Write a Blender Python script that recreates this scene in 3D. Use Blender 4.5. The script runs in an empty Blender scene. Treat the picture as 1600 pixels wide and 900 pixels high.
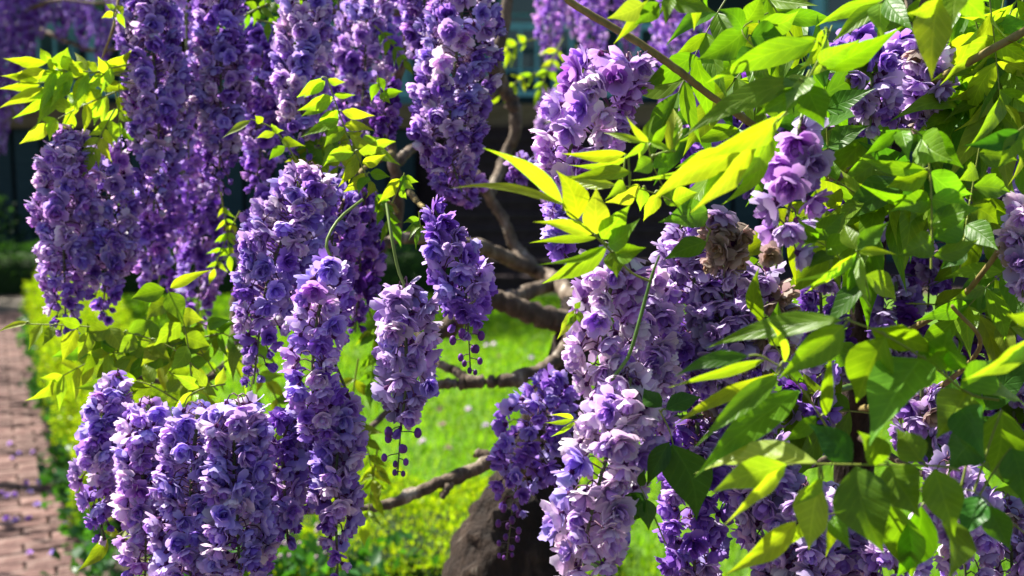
import bpy, math, random
import numpy as np
from mathutils import Vector

random.seed(11)
rng = np.random.default_rng(11)
sc = bpy.context.scene
col = sc.collection
R = math.radians

# ------------------------------------------------------------------ camera
CAM_H = 1.5
FPX = 1716.0                      # focal length in photograph pixels (1600 wide)
PITCH = math.atan(200 / FPX)      # horizon at row 250 of 900
cam_d = bpy.data.cameras.new('camera')
cam = bpy.data.objects.new('camera', cam_d)
col.objects.link(cam)
cam.location = (0, 0, CAM_H)
cam.rotation_euler = (math.pi / 2 - PITCH, 0, 0)
cam_d.sensor_width = 36
cam_d.lens = 36 * FPX / 1600
cam_d.clip_start = 0.05
cam_d.clip_end = 2000
cam_d.dof.use_dof = True
cam_d.dof.focus_distance = 1.08
cam_d.dof.aperture_fstop = 5.6
sc.camera = cam

# ------------------------------------------------------------------ world, sun, exposure
SUN_AZ, SUN_EL = R(-57), R(51)    # azimuth from +Y towards +X, elevation
w = bpy.data.worlds.new('World')
sc.world = w
w.use_nodes = True
nt = w.node_tree
bg = nt.nodes['Background']
sky = nt.nodes.new('ShaderNodeTexSky')
sky.sky_type = 'NISHITA'
sky.sun_disc = False
sky.sun_elevation = SUN_EL
sky.sun_rotation = SUN_AZ
nt.links.new(sky.outputs[0], bg.inputs[0])
bg.inputs[1].default_value = 0.055
sun_d = bpy.data.lights.new('sun', 'SUN')
sun_d.energy = 5.0
sun_d.angle = R(0.5)
sun_d.color = (1.0, 0.95, 0.86)
sun = bpy.data.objects.new('sun', sun_d)
col.objects.link(sun)
to_sun = Vector((math.sin(SUN_AZ) * math.cos(SUN_EL), math.cos(SUN_AZ) * math.cos(SUN_EL), math.sin(SUN_EL)))
sun.rotation_euler = to_sun.to_track_quat('Z', 'Y').to_euler()
sun.location = to_sun * 30
sc.view_settings.view_transform = 'Standard'
sc.view_settings.look = 'None'
sc.view_settings.gamma = 1
sc.view_settings.exposure = 1.62
sc.render.engine = 'CYCLES'
sc.cycles.use_denoising = True
sc.cycles.max_bounces = 9
sc.cycles.diffuse_bounces = 3
sc.cycles.transmission_bounces = 4
sc.cycles.transparent_max_bounces = 4
sc.cycles.glossy_bounces = 2
sc.cycles.sample_clamp_indirect = 6

# ------------------------------------------------------------------ helpers
FWD = np.array([0, math.cos(PITCH), -math.sin(PITCH)])
UPV = np.array([0, math.sin(PITCH), math.cos(PITCH)])
RGT = np.array([1.0, 0, 0])
CAM = np.array([0, 0, CAM_H])


def P(px, py, d):
    """point seen at pixel (px, py) of the 1600x900 photograph, d metres in front of the camera"""
    return CAM + RGT * ((px - 800) / FPX * d) + UPV * ((450 - py) / FPX * d) + FWD * d


def norm(v):
    v = np.asarray(v, float)
    return v / (np.linalg.norm(v, axis=-1, keepdims=True) + 1e-12)


def mesh(name, V, F, mat, c=None, uv=None, smooth=True):
    V = np.ascontiguousarray(V, dtype=np.float32)
    F = np.ascontiguousarray(F, dtype=np.int32)
    me = bpy.data.meshes.new(name)
    k = F.shape[1]
    me.vertices.add(len(V))
    me.vertices.foreach_set('co', V.ravel())
    me.loops.add(F.size)
    me.loops.foreach_set('vertex_index', F.ravel())
    me.polygons.add(len(F))
    me.polygons.foreach_set('loop_start', np.arange(0, F.size, k, dtype=np.int32))
    me.polygons.foreach_set('use_smooth', np.full(len(F), smooth, dtype=bool))
    me.update(calc_edges=True)
    if c is not None:
        a = me.color_attributes.new('Col', 'FLOAT_COLOR', 'POINT')
        cc = np.ones((len(V), 4), np.float32)
        cc[:, :3] = c
        a.data.foreach_set('color', cc.ravel())
    if uv is not None:
        a = me.attributes.new('luv', 'FLOAT_VECTOR', 'POINT')
        uu = np.zeros((len(V), 3), np.float32)
        uu[:, :uv.shape[1]] = uv
        a.data.foreach_set('vector', uu.ravel())
    if mat:
        me.materials.append(mat)
    return me


WLOC = {}


def link(name, me, parent=None, at=(0, 0, 0), kind=None):
    """object with its mesh centred on world point `at`, child of `parent` (never rotated)"""
    o = bpy.data.objects.new(name, me)
    col.objects.link(o)
    at = Vector(at)
    if parent:
        o.parent = parent
        o.location = at - WLOC[parent.name]
    else:
        o.location = at
    WLOC[o.name] = at
    if kind:
        o['kind'] = kind
    return o


def tag(o, label, cat, group=None):
    o['label'] = label
    o['category'] = cat
    if group:
        o['group'] = group
    return o


class Acc:
    """collects shapes into one mesh"""
    def __init__(s):
        s.V, s.F, s.C, s.U, s.n = [], [], [], [], 0

    def add(s, V, F, c=None, uv=None):
        s.V.append(V); s.F.append(np.asarray(F) + s.n); s.n += len(V)
        if c is not None:
            c = np.asarray(c, float)
            s.C.append(np.broadcast_to(c, (len(V), 3)))
        if uv is not None:
            s.U.append(uv)

    def mesh(s, name, mat, at=(0, 0, 0), smooth=True):
        return mesh(name, np.concatenate(s.V) - np.asarray(at), np.concatenate(s.F), mat,
                    np.concatenate(s.C) if s.C else None, np.concatenate(s.U) if s.U else None, smooth)


def catmull(pts, n):
    p = np.asarray(pts, float)
    if len(p) == 2:
        t = np.linspace(0, 1, n)[:, None]
        return p[0] * (1 - t) + p[1] * t
    q = np.vstack([2 * p[0] - p[1], p, 2 * p[-1] - p[-2]])
    s = np.linspace(0, len(p) - 1 - 1e-9, n)
    i = s.astype(int)
    t = (s - i)[:, None]
    a, b, c, d = q[i], q[i + 1], q[i + 2], q[i + 3]
    return 0.5 * (2 * b + (c - a) * t + (2 * a - 5 * b + 4 * c - d) * t ** 2 + (3 * b - a - 3 * c + d) * t ** 3)


def tube(line, rad, k=6, rough=0.0, cap=False):
    n = len(line)
    rad = np.broadcast_to(rad, (n,))
    T = norm(np.gradient(line, axis=0))
    ref = np.array([0.3, 0.9, 0.2]) if abs(T[0][1]) < 0.8 else np.array([1.0, 0, 0])
    A = norm(np.cross(T, ref)); B = np.cross(T, A)
    th = np.linspace(0, 2 * np.pi, k, endpoint=False)
    rr = rad[:, None] * (1 + rough * rng.normal(size=(n, k)))
    V = line[:, None] + rr[..., None] * (A[:, None] * np.cos(th)[None, :, None] + B[:, None] * np.sin(th)[None, :, None])
    i = np.arange(n - 1)[:, None] * k
    j = np.arange(k)[None]
    jn = (j + 1) % k
    F = np.stack([i + j, i + jn, i + k + jn, i + k + j], -1).reshape(-1, 4)
    return V.reshape(-1, 3), F


def box(x0, x1, y0, y1, z0, z1):
    V = np.array([[x, y, z] for x in (x0, x1) for y in (y0, y1) for z in (z0, z1)], float)
    F = np.array([[0, 1, 3, 2], [4, 6, 7, 5], [0, 4, 5, 1], [2, 3, 7, 6], [0, 2, 6, 4], [1, 5, 7, 3]])
    return V, F


# ------------------------------------------------------------------ materials
def new_mat(name):
    m = bpy.data.materials.new(name)
    m.use_nodes = True
    n = m.node_tree.nodes
    for x in list(n):
        n.remove(x)
    return m, n, m.node_tree.links


def nd(n, t, **kw):
    x = n.new('ShaderNode' + t)
    for k, v in kw.items():
        setattr(x, k, v)
    return x


def thin_mat(name, trans=0.4, tint=(1, 1, 1), rough=0.5, spec=0.3, veins=False, varied=0.0, sat=1.0, mottle=0.0):
    """leaf or petal: reflects on both sides and lets sunlight through; pigment in the Col attribute"""
    m, n, l = new_mat(name)
    out = nd(n, 'OutputMaterial')
    a = nd(n, 'Attribute', attribute_name='Col')
    c = a.outputs['Color']
    pr = nd(n, 'BsdfPrincipled')
    pr.inputs['Roughness'].default_value = rough
    pr.inputs['Specular IOR Level'].default_value = spec
    tr = nd(n, 'BsdfTranslucent')
    mix = nd(n, 'MixShader')
    mix.inputs[0].default_value = trans
    if varied:
        oi = nd(n, 'ObjectInfo')
        hs = nd(n, 'HueSaturation')
        mr = nd(n, 'MapRange')
        mr.inputs['To Min'].default_value = 1 - varied
        mr.inputs['To Max'].default_value = 1 + varied
        l.new(oi.outputs['Random'], mr.inputs['Value'])
        l.new(mr.outputs[0], hs.inputs['Value'])
        l.new(c, hs.inputs['Color'])
        c = hs.outputs[0]
    if mottle:
        tc = nd(n, 'TexCoord')
        nz = nd(n, 'TexNoise')
        nz.inputs['Scale'].default_value = 60
        nz.inputs['Detail'].default_value = 3
        l.new(tc.outputs['Object'], nz.inputs['Vector'])
        mr = nd(n, 'MapRange')
        mr.inputs['From Min'].default_value = 0.3
        mr.inputs['From Max'].default_value = 0.7
        mr.inputs['To Min'].default_value = 1 - mottle
        mr.inputs['To Max'].default_value = 1 + mottle
        l.new(nz.outputs['Fac'], mr.inputs['Value'])
        hs = nd(n, 'HueSaturation')
        l.new(mr.outputs[0], hs.inputs['Value'])
        l.new(c, hs.inputs['Color'])
        c = hs.outputs[0]
    if veins:
        uv = nd(n, 'Attribute', attribute_name='luv')
        sx = nd(n, 'SeparateXYZ')
        l.new(uv.outputs['Vector'], sx.inputs[0])

        def M(op, x, y=None):
            k = nd(n, 'Math', operation=op)
            for i, s in enumerate((x, y)):
                if s is None:
                    continue
                if isinstance(s, (int, float)):
                    k.inputs[i].default_value = s
                else:
                    l.new(s, k.inputs[i])
            return k.outputs[0]
        av = M('ABSOLUTE', sx.outputs['Y'])
        side = M('SUBTRACT', M('MULTIPLY', sx.outputs['X'], 46.0), M('MULTIPLY', av, 13.0))
        sv = M('POWER', M('ADD', M('MULTIPLY', M('SINE', side), 0.5), 0.5), 9.0)
        mid = M('SUBTRACT', 1.0, M('MULTIPLY', av, 14.0))
        mid = M('MAXIMUM', mid, 0.0)
        vn = M('MAXIMUM', M('MULTIPLY', sv, 0.55), mid)
        mx = nd(n, 'Mix', data_type='RGBA', blend_type='MULTIPLY')
        mx.inputs['B'].default_value = (1.5, 1.35, 1.6, 1)
        l.new(M('MULTIPLY', vn, 0.85), mx.inputs['Factor'])
        l.new(c, mx.inputs['A'])
        c = mx.outputs['Result']
        bp = nd(n, 'Bump')
        bp.inputs['Strength'].default_value = 0.3
        bp.inputs['Distance'].default_value = 0.0012
        nz = nd(n, 'TexNoise')
        nz.inputs['Scale'].default_value = 160
        tc = nd(n, 'TexCoord')
        l.new(tc.outputs['Object'], nz.inputs['Vector'])
        l.new(M('SUBTRACT', M('MULTIPLY', nz.outputs['Fac'], 0.7), vn), bp.inputs['Height'])
        l.new(bp.outputs[0], pr.inputs['Normal'])
    mt = nd(n, 'Mix', data_type='RGBA', blend_type='MULTIPLY')
    mt.inputs['Factor'].default_value = 1
    mt.inputs['B'].default_value = (*tint, 1)
    l.new(c, mt.inputs['A'])
    l.new(c, pr.inputs['Base Color'])
    l.new(mt.outputs['Result'], tr.inputs['Color'])
    l.new(pr.outputs[0], mix.inputs[1])
    l.new(tr.outputs[0], mix.inputs[2])
    l.new(mix.outputs[0], out.inputs[0])
    return m


def rough_mat(name, stops, scale=12, stretch=(1, 1, 1), bump=0.5, dist=0.01, rough=0.85, spec=0.25, detail=6, rnd=0.0, coord='Object'):
    """bark, stone, paint: noise-driven colour ramp and relief"""
    m, n, l = new_mat(name)
    out = nd(n, 'OutputMaterial')
    pr = nd(n, 'BsdfPrincipled')
    pr.inputs['Roughness'].default_value = rough
    pr.inputs['Specular IOR Level'].default_value = spec
    tc = nd(n, 'TexCoord')
    mp = nd(n, 'Mapping')
    mp.inputs['Scale'].default_value = stretch
    l.new(tc.outputs[coord], mp.inputs[0])
    nz = nd(n, 'TexNoise')
    nz.inputs['Scale'].default_value = scale
    nz.inputs['Detail'].default_value = detail
    nz.inputs['Roughness'].default_value = 0.65
    l.new(mp.outputs[0], nz.inputs['Vector'])
    cr = nd(n, 'ValToRGB')
    el = cr.color_ramp.elements
    el[0].position, el[0].color = stops[0][0], (*stops[0][1], 1)
    el[1].position, el[1].color = stops[-1][0], (*stops[-1][1], 1)
    for p, c in stops[1:-1]:
        e = el.new(p)
        e.color = (*c, 1)
    l.new(nz.outputs['Fac'], cr.inputs[0])
    c = cr.outputs[0]
    if rnd:
        oi = nd(n, 'ObjectInfo')
        hs = nd(n, 'HueSaturation')
        mr = nd(n, 'MapRange')
        mr.inputs['To Min'].default_value = 1 - rnd
        mr.inputs['To Max'].default_value = 1 + rnd
        l.new(oi.outputs['Random'], mr.inputs['Value'])
        l.new(mr.outputs[0], hs.inputs['Value'])
        l.new(c, hs.inputs['Color'])
        c = hs.outputs[0]
    l.new(c, pr.inputs['Base Color'])
    if bump:
        bp = nd(n, 'Bump')
        bp.inputs['Strength'].default_value = bump
        bp.inputs['Distance'].default_value = dist
        l.new(nz.outputs['Fac'], bp.inputs['Height'])
        l.new(bp.outputs[0], pr.inputs['Normal'])
    l.new(pr.outputs[0], out.inputs[0])
    return m


M_PETAL = thin_mat('petal', 0.46, (1.05, 0.84, 1.0), 0.6, 0.15, varied=0.12)
M_LEAF = thin_mat('leaf', 0.55, (1.55, 1.5, 0.3), 0.40, 0.32, veins=True, mottle=0.16)
M_HEDGE = thin_mat('hedge_leaf', 0.45, (1.5, 1.4, 0.3), 0.45, 0.4)
M_GRASS = thin_mat('grass_blade', 0.5, (1.3, 1.35, 0.4), 0.5, 0.3)
M_STALK = thin_mat('green_stalk', 0.15, (1, 1, 0.5), 0.5, 0.35)
M_BARK = rough_mat('bark', [(0.25, (0.025, 0.017, 0.012)), (0.48, (0.10, 0.072, 0.05)), (0.6, (0.19, 0.15, 0.11)), (0.73, (0.46, 0.42, 0.35))],
                   34, (1, 1, 0.45), 0.9, 0.012)
M_TRUNK = rough_mat('trunk_bark', [(0.3, (0.010, 0.007, 0.005)), (0.5, (0.026, 0.016, 0.011)), (0.64, (0.06, 0.04, 0.028)), (0.76, (0.26, 0.23, 0.19))],
                    26, (1, 1, 0.3), 1.0, 0.05)
M_TWIG = rough_mat('twig_bark', [(0.3, (0.12, 0.085, 0.03)), (0.6, (0.24, 0.19, 0.06)), (0.8, (0.34, 0.27, 0.13))], 60, (1, 1, 0.4), 0.5, 0.004)
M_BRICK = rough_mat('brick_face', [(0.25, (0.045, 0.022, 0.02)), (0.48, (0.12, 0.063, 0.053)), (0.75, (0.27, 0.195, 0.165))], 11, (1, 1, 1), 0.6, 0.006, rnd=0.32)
M_SAND = rough_mat('sand_joint', [(0.3, (0.05, 0.04, 0.03)), (0.7, (0.14, 0.12, 0.09))], 60)
M_SOIL = rough_mat('soil', [(0.3, (0.03, 0.022, 0.016)), (0.7, (0.10, 0.075, 0.05))], 9, bump=0.8, dist=0.03)
M_TURF = rough_mat('turf', [(0.3, (0.05, 0.12, 0.006)), (0.7, (0.10, 0.20, 0.01))], 14, bump=0.8, dist=0.02)
M_CORE = rough_mat('hedge_wood', [(0.3, (0.012, 0.03, 0.006)), (0.7, (0.03, 0.06, 0.012))], 40, bump=1, dist=0.03)
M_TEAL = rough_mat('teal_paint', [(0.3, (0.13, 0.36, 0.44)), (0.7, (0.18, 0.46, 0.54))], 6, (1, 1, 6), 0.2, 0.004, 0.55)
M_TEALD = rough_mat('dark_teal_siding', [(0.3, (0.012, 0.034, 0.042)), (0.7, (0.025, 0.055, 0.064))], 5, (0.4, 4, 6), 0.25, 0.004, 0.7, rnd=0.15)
M_WOOD = rough_mat('weathered_wood', [(0.3, (0.09, 0.06, 0.03)), (0.7, (0.22, 0.16, 0.09))], 9, (0.3, 4, 4), 0.3, 0.006)
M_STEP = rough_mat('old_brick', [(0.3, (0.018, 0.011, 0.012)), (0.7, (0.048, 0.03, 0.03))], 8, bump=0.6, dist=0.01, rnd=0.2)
M_ROOF = rough_mat('roof_slate', [(0.3, (0.03, 0.03, 0.034)), (0.7, (0.075, 0.075, 0.08))], 8)
m, n_, l_ = new_mat('window_glass')
o_ = nd(n_, 'OutputMaterial'); p_ = nd(n_, 'BsdfPrincipled')
p_.inputs['Base Color'].default_value = (0.05, 0.11, 0.13, 1); p_.inputs['Roughness'].default_value = 0.08
l_.new(p_.outputs[0], o_.inputs[0])
M_GLASS = m
M_BUD = thin_mat('bud', 0.1, (1, 0.6, 1), 0.5, 0.3)

# ------------------------------------------------------------------ ground, path, lawn
def sheet(name, pts, z, mat, kind='structure'):
    V = np.array([[x, y, z] for x, y in pts], float)
    me = bpy.data.meshes.new(name)
    me.from_pydata([tuple(v) for v in V], [], [list(range(len(V)))])
    me.update()
    if me.polygons[0].normal.z < 0:
        me.flip_normals()
    me.materials.append(mat)
    return link(name, me, kind=kind)


sheet('ground', [(-400, -60), (400, -60), (400, 900), (-400, 900)], 0, M_SOIL)
E0, E1 = np.array([-4.6, 10.3]), np.array([-1.6, 3.96])          # the hedge-side edge of the brick path
U = (E1 - E0) / np.linalg.norm(E1 - E0)                            # along the path, towards the viewer
L = np.array([U[1], -U[0]])                                        # across it, away from the hedge
if L[0] > 0:
    L = -L
S0, S1 = -1.8, 10.4


def st(s, t):
    return E0 + U * s + L * t


path = sheet('path', [st(S0, -0.02), st(S1, -0.02), st(S1, 1.35), st(S0, 1.35)], 0.004, M_SAND)
# pattern of the bricks beyond the strip that shows
mb, n_, l_ = new_mat('brick_paving')
o_ = nd(n_, 'OutputMaterial'); p_ = nd(n_, 'BsdfPrincipled'); p_.inputs['Roughness'].default_value = 0.9
tc = nd(n_, 'TexCoord'); mp = nd(n_, 'Mapping'); mp.inputs['Rotation'].default_value = (0, 0, -math.atan2(L[1], L[0]))
bt = nd(n_, 'TexBrick')
for k_, v_ in (('Scale', 1.0), ('Brick Width', 0.2), ('Row Height', 0.1), ('Mortar Size', 0.006)):
    bt.inputs[k_].default_value = v_
bt.inputs['Color1'].default_value = (0.33, 0.17, 0.125, 1); bt.inputs['Color2'].default_value = (0.42, 0.25, 0.2, 1)
bt.inputs['Mortar'].default_value = (0.18, 0.14, 0.11, 1)
l_.new(tc.outputs['Object'], mp.inputs[0]); l_.new(mp.outputs[0], bt.inputs[0])
l_.new(bt.outputs[0], p_.inputs['Base Color']); l_.new(p_.outputs[0], o_.inputs[0])
sheet('far_paving', [st(S0, 0.626), st(S1, 0.626), st(S1, 1.35), st(S0, 1.35)], 0.012, mb)
sheet('terrace', [(-16, 12.75), (12, 12.75), (12, 15.7), (-16, 15.7)], 0.008, M_STEP)


def brick_mesh(lx, ly, h, b):
    acc = []
    for z, i in ((-0.02, 0), (h - b, 0), (h, b)):
        acc += [(-lx / 2 + i, -ly / 2 + i, z), (lx / 2 - i, -ly / 2 + i, z), (lx / 2 - i, ly / 2 - i, z), (-lx / 2 + i, ly / 2 - i, z)]
    F = []
    for a in (0, 4):
        for k in range(4):
            F.append([a + k, a + (k + 1) % 4, a + 4 + (k + 1) % 4, a + 4 + k])
    F.append([8, 9, 10, 11])
    return mesh('brick', np.array(acc), np.array(F), M_BRICK, smooth=False)


bm_ = [brick_mesh(0.192, 0.094, 0.020 + 0.003 * k, 0.006) for k in range(3)]
half_ = brick_mesh(0.092, 0.094, 0.021, 0.006)
ang = math.atan2(L[1], L[0])
for r in range(101):
    s = -0.4 + r * 0.103
    off = 0.1 if r % 2 else 0.0
    for q in range(3):
        t = 0.1 + q * 0.2 + off
        me_ = bm_[rng.integers(3)]
        if off and q == 2:
            continue
        p = st(s, t)
        o = link('brick', me_, path, (p[0], p[1], 0.004 + rng.uniform(-0.002, 0.002)))
        o.rotation_euler = (rng.normal(0, 0.012), rng.normal(0, 0.012), ang + rng.normal(0, 0.012))
    if off:
        for t in (0.047, 0.553):
            p = st(s, t)
            o = link('brick', half_, path, (p[0], p[1], 0.004))
            o.rotation_euler.z = ang + rng.normal(0, 0.01)

lawn_pts = [st(-1.8, -0.4), st(6.0, -0.4), (-0.9, 3.2), (2.5, 3.0), (6.0, 4), (7, 12.2), (-4.5, 12.2)]
lawn = sheet('lawn', lawn_pts, 0.005, M_TURF)


def blades(n, xr, yr, h, wd, inside, cols):
    x = rng.uniform(*xr, n * 3); y = yr[0] + (yr[1] - yr[0]) * rng.random(n * 3) ** 1.25
    k = inside(x, y)
    x, y = x[k][:n], y[k][:n]
    n = len(x)
    hh = h * rng.uniform(0.5, 1.35, n); a = rng.uniform(0, 2 * np.pi, n); ln = rng.normal(0, 0.45, (n, 2)) * hh[:, None]
    b = np.stack([x, y, np.full(n, 0.004)], 1)
    dx = np.stack([np.cos(a), np.sin(a), 0 * a], 1) * wd * (0.7 + 0.08 * y)[:, None]
    tip = b + np.stack([ln[:, 0], ln[:, 1], hh], 1)
    mid = b + np.stack([ln[:, 0] * 0.35, ln[:, 1] * 0.35, hh * 0.6], 1)
    V = np.stack([b - dx, b + dx, mid + dx * 0.8, tip, mid - dx * 0.8], 1).reshape(-1, 3)
    i = np.arange(n)[:, None] * 5
    F = np.concatenate([i + np.array([[0, 1, 2]]), i + np.array([[0, 2, 4]]), i + np.array([[4, 2, 3]])])
    c = np.asarray(cols)[rng.integers(len(cols), size=n)] * rng.uniform(0.7, 1.25, (n, 1))
    patch = 1 + 0.22 * np.sin(x * 9 + 3 * np.sin(y * 4)) * np.sin(y * 6.3 + 2 * np.sin(x * 5))
    c = c * patch[:, None]
    return V, F, np.repeat(c, 5, 0)


def in_lawn(x, y):
    rel = np.stack([x - E0[0], y - E0[1]], 1)
    t = rel @ L
    return (t < -0.35) & (np.abs(x / np.maximum(y, .1)) < 0.6)


V, F, C = blades(90000, (-4.5, 3.5), (3.2, 11.9), 0.055, 0.0034, in_lawn,
                 [(0.15, 0.33, 0.008), (0.20, 0.38, 0.008), (0.26, 0.40, 0.01), (0.10, 0.24, 0.008)])
g = link('grass', mesh('grass', V, F, M_GRASS, C), kind='stuff')
tag(g, 'short sunlit green lawn grass behind the clipped hedge', 'grass')

# ------------------------------------------------------------------ small leaves on a volume (hedges, shrubs, ground cover)
def leaf_cloud(c, nrm, size, cols, droop=0.0, aspect=0.55, up=0.3):
    """one folded four-triangle leaf at each point"""
    n = len(c)
    d = norm(nrm + rng.normal(0, 0.55, (n, 3)) + np.array([0, 0, up]))
    s = size * rng.uniform(0.6, 1.35, (n, 1))
    side = norm(np.cross(d, rng.normal(0, 1, (n, 3))))
    up_ = np.cross(side, d)
    tip = c + d * s - np.array([0, 0, droop]) * s
    mid = c + d * s * 0.5
    V = np.stack([c, mid + side * s * aspect * 0.5 + up_ * s * 0.12, tip, mid - side * s * aspect * 0.5 + up_ * s * 0.12, mid], 1).reshape(-1, 3)
    i = np.arange(n)[:, None] * 5
    F = np.concatenate([i + np.array([[0, 1, 4]]), i + np.array([[1, 2, 4]]), i + np.array([[2, 3, 4]]), i + np.array([[3, 0, 4]])])
    C = np.asarray(cols)[rng.integers(len(cols), size=n)] * rng.uniform(0.7, 1.25, (n, 1))
    return V, F, np.repeat(C, 5, 0)


def hedge(name, label, a, b, inward, width, height, dens, size, cols, extra=()):
    """clipped hedge along segments; extra: further (a, b) runs of the same hedge"""
    root = link(name, None, None, (a[0], a[1], 0))
    acc, core, stems = Acc(), Acc(), Acc()
    for (p, q, inn, width, height) in [(a, b, inward, width, height), *extra]:
        p, q, inn = np.array(p, float), np.array(q, float), norm(inn)
        ln = np.linalg.norm(q - p); u = (q - p) / ln
        per = 2 * height + width
        n = int(ln * per * dens)
        s = rng.random(n) * ln; f = rng.random(n) * per
        x = np.where(f < height, 0, np.where(f > height + width, width, f - height))
        z = np.where(f < height, f, np.where(f > height + width, per - f, height))
        nx = np.where(f < height, -1.0, np.where(f > height + width, 1.0, 0.0)); nz = np.where((f >= height) & (f <= height + width), 1.0, 0.1)
        lump = 0.05 * np.sin(s * 5.1 + x * 7) + 0.035 * np.sin(s * 13.7 + z * 11 + 2) + 0.02 * np.sin(s * 31 + x * 23)
        dep = -rng.random(n) ** 2 * 0.10 + lump
        rc = 0.10     # rounded shoulders
        ex = np.maximum(0, rc - np.minimum(x, width - x)) * np.maximum(0, z - (height - rc)) / rc
        x = x + nx * dep; z = np.maximum(0.02, z + (nz > 0.5) * dep - ex)
        base = p[None] + u[None] * s[:, None] + inn[None] * x[:, None]
        nr = np.stack([inn[0] * nx, inn[1] * nx, nz], 1)
        acc.add(*leaf_cloud(np.stack([base[:, 0], base[:, 1], z], 1), nr, size, cols, up=0.7))
        # woody core, rough and dark
        k = max(3, int(ln / 0.12)); prof = [(0.09, 0.0), (0.07, height * 0.5), (0.11, height - 0.12), (width * 0.5, height - 0.08), (width - 0.11, height - 0.12), (width - 0.07, height * 0.5), (width - 0.09, 0)]
        ss = np.linspace(0.06, ln - 0.06, k)
        V = np.array([[*(p + u * s_ + inn * x_), z_] for s_ in ss for x_, z_ in prof]) + rng.normal(0, 0.012, (k * 7, 3))
        i = np.arange(k - 1)[:, None] * 7; j = np.arange(6)[None]
        core.add(V, np.stack([i + j, i + j + 1, i + 8 + j, i + 7 + j], -1).reshape(-1, 4))
    link('foliage', acc.mesh('foliage', M_HEDGE, (a[0], a[1], 0)), root, (a[0], a[1], 0), 'stuff')
    link('inner_twigs', core.mesh('inner_twigs', M_CORE, (a[0], a[1], 0)), root, (a[0], a[1], 0), 'stuff')
    return tag(root, label, 'hedge')


HB = [(0.24, 0.40, 0.012), (0.32, 0.46, 0.015), (0.17, 0.32, 0.012), (0.36, 0.47, 0.02)]
inn = -L
ha, hb = st(0.35, -0.06), st(6.75, -0.06)
hedge('box_hedge', 'bright green clipped box hedge edging the brick path and turning along the lawn', ha, hb, inn, 0.5, 0.50, 9000, 0.020, HB,
      extra=[((-1.18, 3.32), (0.35, 3.27), (0, 1), 0.85, 0.31)])
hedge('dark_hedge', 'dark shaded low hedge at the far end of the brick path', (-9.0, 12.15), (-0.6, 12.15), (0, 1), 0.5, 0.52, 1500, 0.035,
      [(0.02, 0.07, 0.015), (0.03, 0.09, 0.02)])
# round-leaved ground cover along the foot of the hedge
n = 1500
s = rng.random(n) * 7.2; t = rng.normal(-0.03, 0.055, n) - 0.03 * np.sin(s * 3) ; z = 0.03 + rng.random(n) ** 1.8 * 0.15 * np.exp(-((t - 0.02) / 0.11) ** 2)
b = E0[None] + U[None] * (s + 0.2)[:, None] + L[None] * (t * 0.8)[:, None]
V, F, C = leaf_cloud(np.stack([b[:, 0], b[:, 1], z], 1), np.tile([L[0] * .6, L[1] * .6, 0.4], (n, 1)), 0.042,
                     [(0.03, 0.12, 0.03), (0.045, 0.16, 0.04), (0.025, 0.09, 0.025)], aspect=1.0)
gc = link('ground_cover', mesh('ground_cover', V, F, M_HEDGE, C), kind='stuff')
tag(gc, 'round dark green ground cover leaves between hedge and path', 'ground cover')

# ------------------------------------------------------------------ shrubs by the house
def shrub(name, label, x, y, rx, ry, h, n, size, cols, group=None):
    root = link(name, None, None, (x, y, 0))
    th = rng.uniform(0, 2 * np.pi, n); ph = rng.random(n) ** 0.7; r = 0.55 + 0.45 * rng.random(n) ** 0.5
    r = r * (1 + 0.22 * np.sin(th * 3 + ph * 5) + 0.13 * np.sin(th * 7 - ph * 9))
    dirv = np.stack([np.cos(th) * np.sqrt(1 - (ph * 2 - 1).clip(-1, 1) ** 2), np.sin(th) * np.sqrt(1 - (ph * 2 - 1).clip(-1, 1) ** 2), ph * 2 - 1], 1)
    c = np.array([0, 0, h * 0.53]) + dirv * r[:, None] * np.array([rx, ry, h * 0.5])
    V, F, C = leaf_cloud(c, dirv, size, cols)
    link('foliage', mesh('foliage', V, F, M_HEDGE, C), root, (x, y, 0), 'stuff')
    for k in range(5):
        a = rng.uniform(0, 6.28)
        line = catmull([(0.03 * math.cos(a), 0.03 * math.sin(a), -0.02), (0.3 * rx * math.cos(a), 0.3 * ry * math.sin(a), h * 0.4), (0.6 * rx * math.cos(a), 0.6 * ry * math.sin(a), h * 0.8)], 6)
        V, F = tube(line, np.linspace(0.015, 0.006, 6), 5)
        link('stem', mesh('stem', V, F, M_BARK), root, (x, y, 0))
    return tag(root, label, 'shrub', group)


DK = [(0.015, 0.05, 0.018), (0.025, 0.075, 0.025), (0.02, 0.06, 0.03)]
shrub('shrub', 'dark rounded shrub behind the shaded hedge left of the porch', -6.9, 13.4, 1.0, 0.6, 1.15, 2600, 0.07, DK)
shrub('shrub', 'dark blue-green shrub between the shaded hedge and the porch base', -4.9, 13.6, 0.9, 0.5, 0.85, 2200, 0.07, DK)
shrub('shrub', 'small dark shrub standing beside the brick porch steps', -2.4, 13.7, 0.8, 0.5, 0.9, 2200, 0.06, DK)

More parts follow.
